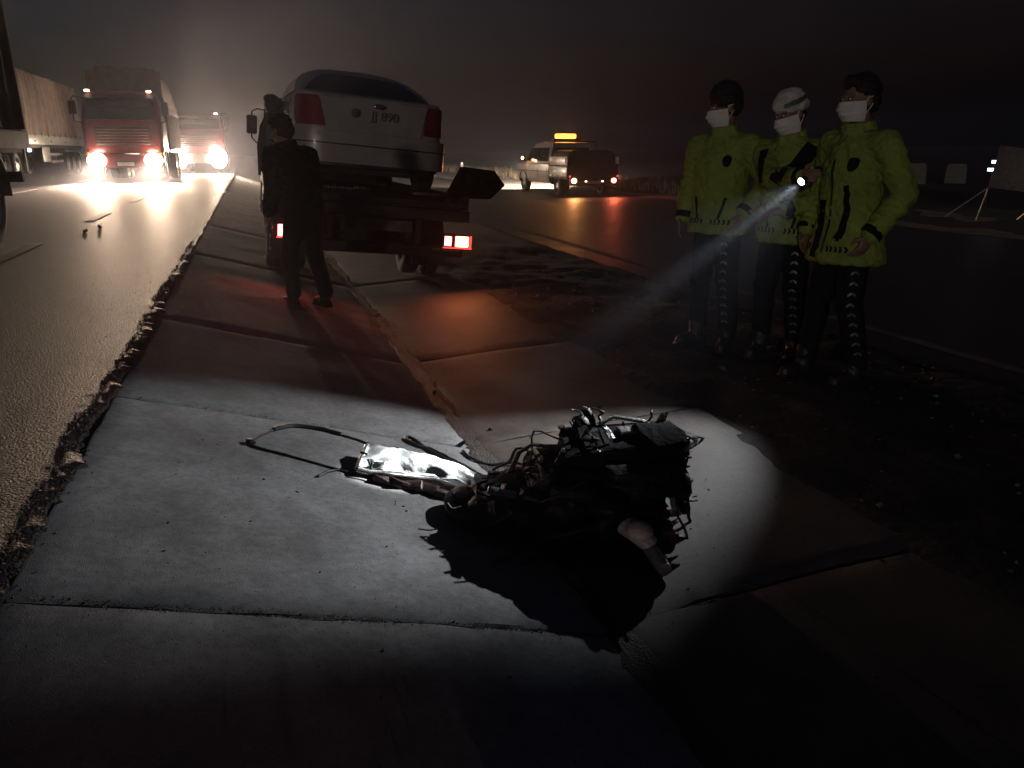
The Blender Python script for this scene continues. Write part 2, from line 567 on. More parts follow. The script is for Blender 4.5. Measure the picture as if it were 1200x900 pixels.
# silt washed into the gutter bottom and the slab joints
si = MB()
def silt_strip(path, wid, z0, n=6):
    o = len(si.V)
    for q, (x, y, dx, dy) in enumerate(path):
        w = wid * (.55 + .9 * abs(fnz(x * 2.1 + 3, y * 2.1)) + .35 * fnz(x * 9, y * 9))
        for i in range(n + 1):
            t = (i / n - .5) * 2
            jx = x + dx * t * w * (1 + .3 * fnz(x * 15 + i, y * 15)); jy = y + dy * t * w
            zz = gz(jx) + z0 * (1 - t * t) - .003 + (.006 if z0 > 0 else .003) * fnz(jx * 25, jy * 25)
            si.V.append((jx, jy, zz))
    for q in range(len(path) - 1):
        for i in range(n):
            a = o + q * (n + 1) + i
            si.F.append((a, a + 1, a + n + 2, a + n + 1))
silt_strip([(1.0, -2 + .05 * q, 1, 0) for q in range(440)], .10, .016, 8)
for yj in joints[2:8]:
    silt_strip([(-.64 + .03 * q, yj + .015 * fnz(q * .3, yj), 0, 1) for q in range(54)], .010, -.002, 4)
    silt_strip([(1.04 + .022 * q, yj + .05 + .015 * fnz(q * .3, yj), 0, 1) for q in range(60)], .010, -.002, 4)
tag(si.build('silt', M['silt'], smooth=50, fix=False), 'brown silt along the gutter bottom and slab joints', 'silt', kind='stuff')

# loose chips and crumbs
def chips(name, n, pick, smin, smax, m, label):
    c = MB(); r_ = random.Random(hash(name) % 1000 if False else len(name) * 7 + n)
    for _ in range(n):
        x, y, z = pick(r_)
        s_ = r_.uniform(smin, smax) * (1 if r_.random() < .85 else 1.8)
        pts = [Vector((a, b, d)) * s_ * r_.uniform(.6, 1.2) for a, b, d in ((1, 0, 0), (-1, 0, 0), (0, 1, 0), (0, -1, 0), (0, 0, .6), (0, 0, -.6))]
        rot = Matrix.Rotation(r_.uniform(0, 6.28), 3, 'Z') @ Matrix.Rotation(r_.uniform(-.6, .6), 3, 'X')
        c.add([rot @ p + Vector((x, y, z + s_ * .3)) for p in pts],
              [(0, 2, 4), (2, 1, 4), (1, 3, 4), (3, 0, 4), (2, 0, 5), (1, 2, 5), (3, 1, 5), (0, 3, 5)])
    return tag(c.build(name, m, smooth=0, fix=False), label, 'gravel', kind='stuff')
def pick_edge(r_):
    y = .9 + 9 * r_.random() ** 1.5
    x = edge_x(y) + abs(r_.gauss(0, .035)) - .03
    return x, y, gz(max(x, -.72)) + .006
chips('asphalt_chips', 2600, pick_edge, .002, .006, M['stone'], 'crumbled asphalt chips along the broken highway edge')
def pick_slab(r_):
    x = r_.uniform(-.6, 2.8); y = r_.uniform(1.2, 8)
    if r_.random() < .5:
        x = 1.0 + r_.gauss(0, .3)
    return x, y, gz(x) + .008
chips('grit', 2200, pick_slab, .0010, .0030, M['stone'], 'dark grit scattered over the concrete gutter')
def pick_joint(r_):
    j = r_.choice((1.93, 1.93, 1.93, 1.93, 3.64, 3.64, 5.40))
    x = r_.uniform(-.62, .95); y = j + .02 * fnz(x * 3, j) + r_.gauss(0, .011)
    return x, y, gz(x) + .004
chips('joint_grit', 1300, pick_joint, .0010, .0028, M['silt'], 'crumbled dirt packed along the slab joints')
def pick_road(r_):
    return r_.uniform(-2.3, -.8), .9 + 6 * r_.random() ** 1.4, .503
chips('loose_aggregate', 1500, pick_road, .0015, .0035, M['stone'], 'loose aggregate on the near asphalt')
def pick_soil(r_):
    x = r_.uniform(2.3, 4.4); y = r_.uniform(1, 9)
    return x, y, gz(x) + .01
chips('soil_stones', 500, pick_soil, .006, .02, M['stone'], 'small stones lying on the soil verge')

# dry grass along the far shoulder
gr = MB(); r_ = random.Random(5)
for _ in range(2600):
    x = r_.uniform(13.4, 17.5); y = r_.uniform(22, 90)
    h = r_.uniform(.12, .38) * (1.5 if r_.random() < .1 else 1); a = r_.uniform(0, 6.28); ln_ = r_.uniform(0, .3) * h
    z = gz(x) - .02
    dx, dy = math.cos(a), math.sin(a)
    for q in range(3):
        ox, oy = r_.gauss(0, .06), r_.gauss(0, .06)
        w = .012
        gr.add([(x + ox - dy * w, y + oy + dx * w, z), (x + ox + dy * w, y + oy - dx * w, z), (x + ox + dx * ln_, y + oy + dy * ln_, z + h)], [(0, 1, 2)])
tag(gr.build('dry_grass', M['reeds'], smooth=0, fix=False), 'dry grass tufts along the far gravel shoulder', 'grass', kind='stuff')
# ================================================================== vehicles
def wheel(parent, x, y, r, w, side, rimmat=None, z=None):
    """wheel part (rim with hub and bolts) carrying its tyre; side -1/+1 is where the outer face looks"""
    z = r if z is None else z
    rm = MB()
    o = (x, y, z); ax = (side, 0, 0); h = w / 2
    rm.lathe([(.01, h - .05), (r * .16, h - .045), (r * .18, h - .02), (r * .26, h - .02), (r * .30, h - .07), (r * .50, h - .09), (r * .56, h - .03), (r * .60, h - .01), (r * .62, h - .03), (r * .62, -h * .8)], o, ax, 26, False)
    for k in range(8):
        t = 2 * PI * k / 8
        c = Vector(o) + Vector((side * (h - .03), math.cos(t) * r * .22, math.sin(t) * r * .22))
        rm.cyl(c, c + Vector((side * .02, 0, 0)), r * .025, n=6)
    wh = rm.build('wheel', rimmat or M['steel'], parent, 40)
    ty = MB()
    prof = [(r * .60, h * .55), (r * .64, h * .92), (r * .78, h), (r * .93, h * .93), (r * .985, h * .8)]
    nb = 5
    for k in range(nb):
        a = h * .78 * (1 - 2 * k / (nb - .0)); b = h * .78 * (1 - 2 * (k + .78) / nb)
        prof += [(r, a), (r, b), (r * .972, b - h * .02), (r * .972, a - h * 1.56 / nb + h * .02)]
    prof += [(r * .985, -h * .8), (r * .93, -h * .93), (r * .78, -h), (r * .62, -h * .9)]
    ty.lathe(prof, o, ax, 40, False)
    ty.build('tyre', M['rubber'], wh, 30)
    return wh

def glyphs(parent, s, size, m, loc, rot, name='lettering', depth=.002):
    c = bpy.data.curves.new(name, 'FONT'); c.body = s; c.size = size; c.extrude = depth; c.align_x = 'CENTER'; c.align_y = 'CENTER'
    t = bpy.data.objects.new(name, c); COL.objects.link(t)
    dg = bpy.context.evaluated_depsgraph_get()
    me = bpy.data.meshes.new_from_object(t.evaluated_get(dg))
    bpy.data.objects.remove(t); bpy.data.curves.remove(c)
    o = bpy.data.objects.new(name, me); COL.objects.link(o)
    me.materials.clear(); me.materials.append(m)
    o.parent = parent; o.location = loc; o.rotation_euler = rot
    return o

# ------------------------------------------------------------------ recovery truck (rear at y=0, heading +y)
TT_ROLL = R(5.4)
tt = thing('tow_truck', 'flatbed recovery truck with lit tail lamps carrying the pale saloon', 'truck', (1.075, 8.0, .135), (0, TT_ROLL, 0))
b = MB()
for sx in (-.42, .42):
    b = MB(); b.box((sx, 3.1, .62), (.09, 5.9, .19), bev=.012); b.build('chassis_rail', M['chassis'], tt)
b = MB()
b.box((0, 2.45, .90), (2.02, 4.86, .075), bev=.012)
for k in range(9):
    b.box((0, .25 + k * .56, .825), (1.9, .07, .07))
b.build('deck', M['chassis'], tt)
for sx in (-1, 1):
    b = MB(); b.box((sx * .985, 2.45, .975), (.055, 4.84, .075), bev=.012); b.build('deck_rail', M['chassis'], tt)
b = MB(); b.box((0, .03, .80), (2.04, .09, .12), bev=.015); b.build('rear_beam', M['chassis'], tt)
b = MB()
b.box((0, .10, .42), (1.98, .10, .115), bev=.02)
for sx in (-.5, .5):
    b.box((sx, .14, .60), (.07, .05, .30))
b.build('rear_bumper', M['chassis'], tt)
b = MB(); b.box((.80, .045, .445), (.30, .012, .022)); b.build('bumper_strip', M['retro'], tt)
# under-deck bodywork that closes the view below the bed
b = MB()
b.box((0, .62, .60), (1.1, .5, .36), bev=.03)
b.box((0, .30, .66), (1.2, .05, .22))
b.cyl((-.45, .9, .55), (.45, .9, .55), .17)
b.build('winch_housing', M['chassis'], tt)
# tail lamps
for sx in (-1, 1):
    h = MB(); h.box((sx * .90, .0, .545), (.30 if sx > 0 else .15, .07, .15), bev=.012)
    hs = h.build('tail_lamp', M['redlens'], tt)
    if sx > 0:
        l = MB(); l.box((.795, -.038, .545), (.075, .014, .098), bev=.006); l.build('brake_lens', M['red_hot'], hs)
        l = MB(); l.box((.945, -.040, .545), (.14, .016, .108), bev=.006); l.build('indicator_lens', M['amber_on'], hs)
        l = MB(); l.box((1.04, -.030, .545), (.022, .02, .125), bev=.004); l.build('side_lens', M['red_on'], hs)
        l = MB(); l.box((.90, -.036, .476), (.31, .012, .012)); l.build('lens_trim', M['red_on'], hs)
    else:
        l = MB(); l.box((-.885, -.038, .55), (.066, .014, .115), bev=.006); l.build('brake_lens', M['red_hot'], hs)
        l = MB(); l.box((-.885, -.036, .482), (.09, .012, .012)); l.build('lens_trim', M['red_on'], hs)
spot('indicator_light', tt, (.95, -.07, .545), (1.1, -3., -.3), 10, (1, .34, .10), 175, 1., .05)
spot('brake_light', tt, (.79, -.07, .545), (.6, -3., -.3), 9, (1, .10, .05), 175, 1., .04)
spot('brake_light', tt, (-.885, -.07, .55), (-.6, -3., -.3), 6, (1, .10, .05), 175, 1., .04)
# plate of the truck: the characters cannot be read in the dark, only their ghost
b = MB(); b.box((.16, .03, .66), (.52, .015, .115), bev=.003); pl = b.build('number_plate', M['signback'], tt)
# mud flaps, guards, wheels
for sx in (-1, 1):
    b = MB()
    b.slabgrid(lambda u, v, sx=sx: (sx * (.62 + .36 * v), 1.42 + .50 * math.cos(PI * (.02 + .96 * u)), .40 + .46 * math.sin(PI * (.02 + .96 * u)) - (.0)), 14, 2, (0, 0, .012))
    b.build('mudguard', M['black'], tt)
    b = MB(); b.box((sx * .80, .86, .34), (.40, .012, .34)); b.build('mud_flap', M['rubber'], tt)
    wheel(tt, sx * .90, 1.42, .385, .20, sx)
    wheel(tt, sx * .66, 1.42, .385, .20, -sx)
    wheel(tt, sx * .84, 5.15, .385, .22, sx)
# thin steel legs at the near corner that catch the headlights
b = MB(); b.box((-1.02, .18, .55), (.02, .03, .55)); b.box((-.985, .10, .42), (.016, .05, .16)); b.build('corner_stay', M['steel'], tt)
# side lockers under the bed
for sx in (-1, 1):
    b = MB(); b.box((sx * .83, 3.1, .62), (.34, 1.5, .42), bev=.02); lk = b.build('side_locker', M['chassis'], tt)
    b = MB(); b.box((sx * 1.005, 3.1, .66), (.012, .16, .04)); b.build('locker_handle', M['steel'], lk)
# dark folded flap sticking out beyond the bed on the right
b = MB()
b.prism([(.80, .98), (.96, 1.31), (1.29, 1.30), (1.42, 1.16), (1.27, 1.0)], 'y', .12, .30)
fl = b.build('wheel_lift_flap', M['castiron'], tt)
for x0 in (1.0, 1.145):
    b = MB(); b.box((x0 + .05, .115, 1.20), (.105, .014, .14), bev=.004); b.build('flap_panel', M['glass'], fl)
b = MB(); b.cyl((.80, .2, .93), (.98, .2, 1.06), .03); b.build('flap_arm', M['chassis'], fl)
# cab
cab = MB()
ring = []
def cabring(z, hw, y0, y1, cr):
    pts = []
    for (cx, cy_, a0) in ((hw - cr, y1 - cr, 0), (-hw + cr, y1 - cr, 90), (-hw + cr, y0 + cr, 180), (hw - cr, y0 + cr, 270)):
        for k in range(5):
            a = R(a0 + k * 22.5)
            pts.append((cx + cr * math.cos(a), cy_ + cr * math.sin(a), z))
    return pts
cab.loft([cabring(.55, .93, 4.72, 6.35, .08), cabring(.75, .97, 4.70, 6.42, .12), cabring(1.30, .98, 4.70, 6.40, .14), cabring(1.38, .96, 4.70, 6.36, .14),
          cabring(1.98, .86, 4.74, 6.0, .16), cabring(2.08, .80, 4.82, 5.9, .18), cabring(2.12, .6, 5.0, 5.7, .18)])
cabo = cab.build('cab', M['white'], tt, 40)
def qpatch(P, nu=6, nv=4, th=(0, 0, 0), bow=(0, 0, 0)):
    a, bb, c, d = [Vector(p) for p in P]; bow = Vector(bow)
    return lambda u, v: (a * (1 - u) * (1 - v) + bb * u * (1 - v) + c * u * v + d * (1 - u) * v) + bow * (4 * u * (1 - u) * 4 * v * (1 - v))
for sx in (-1, 1):
    w_ = MB(); w_.slabgrid(qpatch([(sx * .965, 5.15, 1.36), (sx * .965, 6.2, 1.36), (sx * .885, 5.98, 1.88), (sx * .885, 5.15, 1.88)]), 6, 4, (sx * .02, 0, 0))
    w_.build('side_window', M['glass'], cabo)
    d_ = MB()
    d_.slabgrid(qpatch([(sx * .975, 5.0, .74), (sx * .975, 6.2, .74), (sx * .984, 6.2, 1.29), (sx * .984, 5.0, 1.29)]), 4, 4, (sx * .012, 0, 0))
    dr = d_.build('door', M['white'], cabo)
    h_ = MB(); h_.box((sx * .995, 5.14, 1.16), (.025, .15, .035), bev=.008); h_.build('door_handle', M['black'], dr)
    f_ = MB()
    f_.slabgrid(lambda u, v, sx=sx: (sx * (.80 + .2 * v), 5.15 + .47 * math.cos(PI * u), .38 + .44 * math.sin(PI * u)), 12, 2, (0, 0, .02))
    f_.build('front_fender', M['black'], cabo)
    i_ = MB(); i_.box((sx * .99, 5.72, .80), (.03, .10, .06), bev=.01); i_.build('side_indicator', M['amberlens'], cabo)
    m_ = MB(); m_.tube([(sx * .93, 6.15, 1.95), (sx * 1.05, 6.3, 1.97), (sx * 1.13, 6.33, 1.92), (sx * 1.13, 6.33, 1.5), (sx * .97, 6.28, 1.35)], .012, 6)
    arm = m_.build('mirror_arm', M['black'], cabo)
    m_ = MB(); m_.box((sx * 1.13, 6.32, 1.71), (.17, .06, .30), bev=.03); mm = m_.build('mirror', M['black'], cabo)
    m_ = MB(); m_.box((sx * 1.13, 6.285, 1.71), (.14, .006, .26)); m_.build('mirror_glass', M['chrome'], mm)
w_ = MB(); w_.slabgrid(qpatch([(-.80, 6.37, 1.36), (.80, 6.37, 1.36), (.70, 6.01, 1.92), (-.70, 6.01, 1.92)]), 8, 4, (0, .02, .01)); w_.build('windscreen', M['glass'], cabo)
w_ = MB(); w_.slabgrid(qpatch([(-.62, 4.71, 1.42), (.62, 4.71, 1.42), (.58, 4.76, 1.88), (-.58, 4.76, 1.88)]), 6, 4, (0, -.02, 0)); w_.build('rear_window', M['glass'], cabo)
for sx in (-1, 1):
    w_ = MB(); w_.box((sx * .68, 6.44, .82), (.30, .06, .15), bev=.02); w_.build('headlamp', M['chrome'], cabo)
w_ = MB(); w_.box((0, 6.46, .52), (1.94, .16, .22), bev=.04); w_.build('front_bumper', M['white'], cabo)
# headboard and a work lamp on its bent stalk
b = MB()
b.tube([(-.95, 4.62, .94), (-.95, 4.62, 1.95), (.95, 4.62, 1.95), (.95, 4.62, .94)], .035, 8)
for z in (1.2, 1.45, 1.7):
    b.cyl((-.95, 4.62, z), (.95, 4.62, z), .018, n=8)
b.build('headboard', M['chassis'], tt)
b = MB()
b.tube([(-1.0, 4.1, .95), (-1.02, 4.1, 1.35), (-.99, 4.1, 1.62), (-.90, 4.1, 1.83)], [.05, .05, .045, .04], 8)
b.build('lamp_stalk', M['chassis'], tt)
b = MB(); b.lathe([(.03, -.10), (.10, -.09), (.12, -.02), (.12, .05), (.105, .07)], (-.86, 4.08, 1.93), (.25, -1, .0), 18); wl = b.build('work_lamp', M['black'], tt)

# ------------------------------------------------------------------ saloon on the bed
PLAN = [(0, 0), (.2, .004), (.4, .018), (.58, .045), (.70, .088), (.78, .15), (.83, .24), (.858, .38), (.872, .60), (.882, 1.0), (.885, 2.2), (.88, 3.3), (.86, 3.8), (.80, 4.12), (.68, 4.32), (.45, 4.43), (.2, 4.47), (0, 4.48)]
def ztop(y):
    t = [(0, .985), (.35, 1.02), (.8, 1.035), (1.6, .98), (2.8, .95), (3.2, .93), (4.1, .78), (4.48, .62)]
    for (a, za), (bq, zb) in zip(t, t[1:]):
        if y <= bq:
            return za + (zb - za) * (y - a) / (bq - a)
    return .62
def plan_at(s_):
    """point of the half outline by arc length from the rear centre"""
    acc = 0
    for p, q in zip(PLAN, PLAN[1:]):
        d = math.dist(p, q)
        if s_ <= acc + d:
            t = (s_ - acc) / d
            return p[0] + (q[0] - p[0]) * t, p[1] + (q[1] - p[1]) * t
        acc += d
    return PLAN[-1]
def rear_y(z):           # how far the tail leans forward with height
    return .115 + .13 * max(0, z - .62) - .0 * z
def outline(f, shift_rear, inset, zfun):
    half = []
    for x, y in PLAN:
        w = max(0, 1 - y / 1.0)
        xx = max(0, x - inset * (x / .885)); yy = y + shift_rear * w + (inset * w if y < 1 else -inset * min(1, max(0, (y - 3.3))))
        half.append((xx, yy, zfun(yy)))
    return half + [(-x, y, z) for x, y, z in reversed(half[1:-1])]
car = thing('saloon_car', 'pale grimy saloon car loaded on the bed of the recovery truck', 'car', (1.37, 9.2, 1.075), (0, TT_ROLL, R(2.5)))
bd = MB()
rings = []
rings.append(outline(0, .25, .16, lambda y: .20))
rings.append(outline(0, .14, .06, lambda y: .24))
rings.append(outline(0, .12, .015, lambda y: .36))
rings.append(outline(0, .115, 0, lambda y: .55))
for t in (.25, .5, .72, .88):
    rings.append(outline(0, .115 + .16 * t * .42, .012 * t * t + .004, lambda y, t=t: .55 + t * (ztop(y) - .55)))
rings.append(outline(0, .19, .028, lambda y: ztop(y)))
rings.append(outline(0, .215, .06, lambda y: ztop(y) + .014))
rings.append(outline(0, .27, .14, lambda y: ztop(y) + .024))
rings.append(outline(0, .45, .45, lambda y: ztop(y) + .034))
bd.loft(rings)
body = bd.build('body', M['silver'], car, 40)
# cabin
def cabr(z, hw, y0, y1, cr=.1):
    pts = []
    for (sx, yy, a0) in ((1, y1, 0), (-1, y1, 90), (-1, y0, 180), (1, y0, 270)):
        for k in range(5):
            a = R(a0 + k * 22.5)
            pts.append((sx * (hw - cr) + cr * math.cos(a), yy + (cr * math.sin(a) - (cr if yy == y1 else -cr)), z))
    return pts
cb = MB()
cb.loft([cabr(.95, .84, .55, 3.45, .14), cabr(1.04, .825, .68, 3.27, .16), cabr(1.13, .80, .86, 3.05, .18), cabr(1.21, .765, 1.03, 2.86, .22), cabr(1.28, .715, 1.19, 2.69, .26), cabr(1.34, .645, 1.34, 2.54, .28),
         cabr(1.385, .555, 1.48, 2.40, .29), cabr(1.415, .44, 1.60, 2.28, .27), cabr(1.432, .30, 1.72, 2.16, .2), cabr(1.438, .14, 1.82, 2.06, .1)])
cbo = cb.build('cabin', M['silver'], car, 60)
cbv = bvh_of(cbo.data)
def arc(p, q, n, bow):
    return [(p[0] + (q[0] - p[0]) * k / n, p[1] + (q[1] - p[1]) * k / n + bow * math.sin(PI * k / n)) for k in range(n)]
decal(cbv, arc((-.74, -.16), (.74, -.16), 10, -.01) + arc((.74, -.16), (.47, .155), 6, .035) + arc((.47, .155), (-.47, .155), 10, .025) + arc((-.47, .155), (-.74, -.16), 6, .035), (0, 1, -.15), (0, 0, 1), (0, .9, 1.215), 'rear_window', M['glass'], cbo, .005, .006)
decal(cbv, arc((-.70, -.14), (.70, -.14), 8, -.01) + arc((.70, -.14), (.45, .13), 6, .03) + arc((.45, .13), (-.45, .13), 8, .02) + arc((-.45, .13), (-.70, -.14), 6, .03), (0, -1, -.15), (0, 0, 1), (0, 2.9, 1.215), 'windscreen', M['glass'], cbo, .005, .006)
for sx in (-1, 1):
    for y0, y1, y2, y3 in ((1.15, 1.95, 1.95, 1.52), (2.02, 2.95, 2.42, 2.02)):
        pts = [(-(y - 2.0) * sx, z - 1.2) for y, z in ((y0, 1.07), (y1, 1.07), (y2, 1.33), (y3, 1.33))]
        decal(cbv, pts, (-sx, 0, 0), (0, 0, 1), (sx * .8, 2.0, 1.2), 'side_window', M['glass'], cbo, .005, .006)
    m_ = MB(); m_.ell((sx * .97, 2.75, 1.04), (.11, .07, .075)); m_.box((sx * .89, 2.77, 1.0), (.1, .05, .03)); m_.build('door_mirror', M['silver'], car)
    for yy in (1.02, 2.0, 3.02):
        d_ = MB(); d_.tube([(sx * .889, yy, .34), (sx * .892, yy, .6), (sx * .885, yy, .9), (sx * .868, yy, .985)], .005, 5)
        d_.build('door_seam', M['black'], body)
    for yy in (1.25, 2.2):
        h_ = MB(); h_.box((sx * .893, yy, .83), (.03, .17, .035), bev=.01); h_.build('door_handle', M['silver'], body)
    for yy in (1.0, 3.55):
        a_ = MB(); a_.slabgrid(lambda u, v, sx=sx, yy=yy: (sx * (.55 + .345 * v), yy + .37 * math.cos(PI * (1.1 * u - .05)), .31 + .37 * math.sin(PI * (1.1 * u - .05))), 16, 2, (0, 0, .012)); a_.build('wheel_arch', M['black'], body)
        wheel(car, sx * .79, yy, .315, .20, sx)
# rear panels laid on the tail surface
def tail(s_, z, off):
    x, y = plan_at(abs(s_))
    sgn = 1 if s_ >= 0 else -1
    t = max(0, (z - .55) / (ztop(0) - .55))
    w = max(0, 1 - y)
    return (sgn * (x + off * min(1, y * 3)), y + (.115 + .067 * t) * w - off * max(0, 1 - y * 2.2), z)
def tail_panel(poly_rows, off, thick, nu):
    """rows of (z, s0, s1)"""
    p = MB()
    rows = len(poly_rows)
    outer = [[tail(s0 + (s1 - s0) * i / nu, z, off) for i in range(nu + 1)] for z, s0, s1 in poly_rows]
    inner = [[tail(s0 + (s1 - s0) * i / nu, z, off - thick) for i in range(nu + 1)] for z, s0, s1 in poly_rows]
    rr = []
    for o_, i_ in zip(outer, inner):
        rr.append(o_ + i_[::-1])
    p.loft(rr)
    return p
lid = tail_panel([(.62, -.53, .53), (.66, -.545, .545), (.74, -.56, .56), (.85, -.585, .585), (.94, -.61, .61), (.975, -.62, .62)], .014, .03, 28).build('boot_lid', M['silver'], car, 40)
p = MB(); p.slabgrid(qpatch([(-.62, .20, .992), (.62, .20, .992), (.62, .62, 1.05), (-.62, .62, 1.05)], bow=(0, 0, .012)), 10, 6, (0, 0, .012)); p.build('boot_deck', M['silver'], lid)
tail_panel([(.655, -.27, .27), (.67, -.28, .28), (.80, -.285, .285), (.815, -.275, .275)], .017, .006, 14).build('plate_recess', M['silver'], lid)
glyphs(lid, 'JJ 890', .14, M['faded_ink'], (.10, .128, .815), (R(84), 0, 0), 'plate_lettering')
g_ = MB(); g_.lathe([(.035, -.006), (.05, -.003), (.05, .004), (.04, .007)], (-.24, .128, .83), (0, -1, .1), 20); g_.build('plate_seal', M['faded_ink'], lid)
bdg = MB(); bdg.lathe([(.001, .0), (.05, .004), (.058, .0), (.064, .005), (.07, 0)], (0, 0, 0), (0, 0, 1), 24)
bdg.V = [(x * 1.0, y * .42, z) for x, y, z in bdg.V]
bo = bdg.build('oval_badge', M['chrome'], lid); bo.location = (.03, .128, .925); bo.rotation_euler = (R(84), 0, 0)
for sg in (-1, 1):
    rows = [(.66, .575, 1.02), (.72, .58, 1.08), (.80, .60, 1.12), (.88, .62, 1.12), (.95, .64, 1.08), (.985, .66, 1.02)]
    tl = tail_panel([(z, sg * a, sg * c) for z, a, c in rows], .012, .03, 12).build('tail_light', M['redlens'], car, 40)
    tail_panel([(.76, sg * .69, sg * .99), (.785, sg * .692, sg * .99)], .015, .006, 10).build('lens_band', M['redlens'], tl, 40)
# bumper
bp = tail_panel([(.27, -1.05, 1.05), (.30, -1.10, 1.10), (.36, -1.13, 1.13), (.46, -1.15, 1.15), (.55, -1.15, 1.15), (.585, -1.13, 1.13), (.60, -1.10, 1.10)], .055, .10, 40).build('rear_bumper', M['silver'], car, 40)
tail_panel([(.47, -1.0, 1.0), (.485, -1.0, 1.0)], .060, .01, 30).build('bumper_strip', M['black'], bp)
tail_panel([(.235, -.75, .75), (.28, -.80, .80), (.315, -.80, .80)], .045, .05, 24).build('lower_valance', M['black'], bp)
u_ = MB(); u_.box((0, 2.2, .19), (1.5, 3.9, .06)); u_.cyl((.48, .2, .22), (.48, .55, .22), .03); u_.box((.3, .55, .22), (.55, .3, .12), bev=.03); u_.build('underbody', M['chassis'], car)
w_ = MB(); w_.tube([(-.1, 1.0, 1.12), (.1, .95, 1.12)], .006); 
# lashing gear on the bed
b = MB()
b.box((.62, .25, .02), (.34, .16, .03), (0, 0, .12), bev=.006)
o = tag(b.build('wheel_chock', M['steel'], None), 'steel plate chock on the recovery truck bed below the saloon bumper', 'chock')
o.location = (1.215, 8.35, 1.09); o.rotation_euler = (0, TT_ROLL, 0)
b = MB()
for k in range(16):
    x0 = -.62 + k * .038
    z0 = .02 + (.012 if k > 11 else 0)
    pts = [(x0 + .024 * math.cos(t), .1 + (.012 * math.sin(t) if k % 2 else 0), z0 + (0 if k % 2 else .012 * math.sin(t))) for t in [2 * PI * q / 10 for q in range(10)]]
    b.tube(pts, .005, 6, close=True)
o = tag(b.build('lashing_chain', M['steel'], None), 'steel chain lying on the recovery truck bed under the saloon', 'chain')
o.location = (1.215, 8.35, 1.09); o.rotation_euler = (0, TT_ROLL, 0)

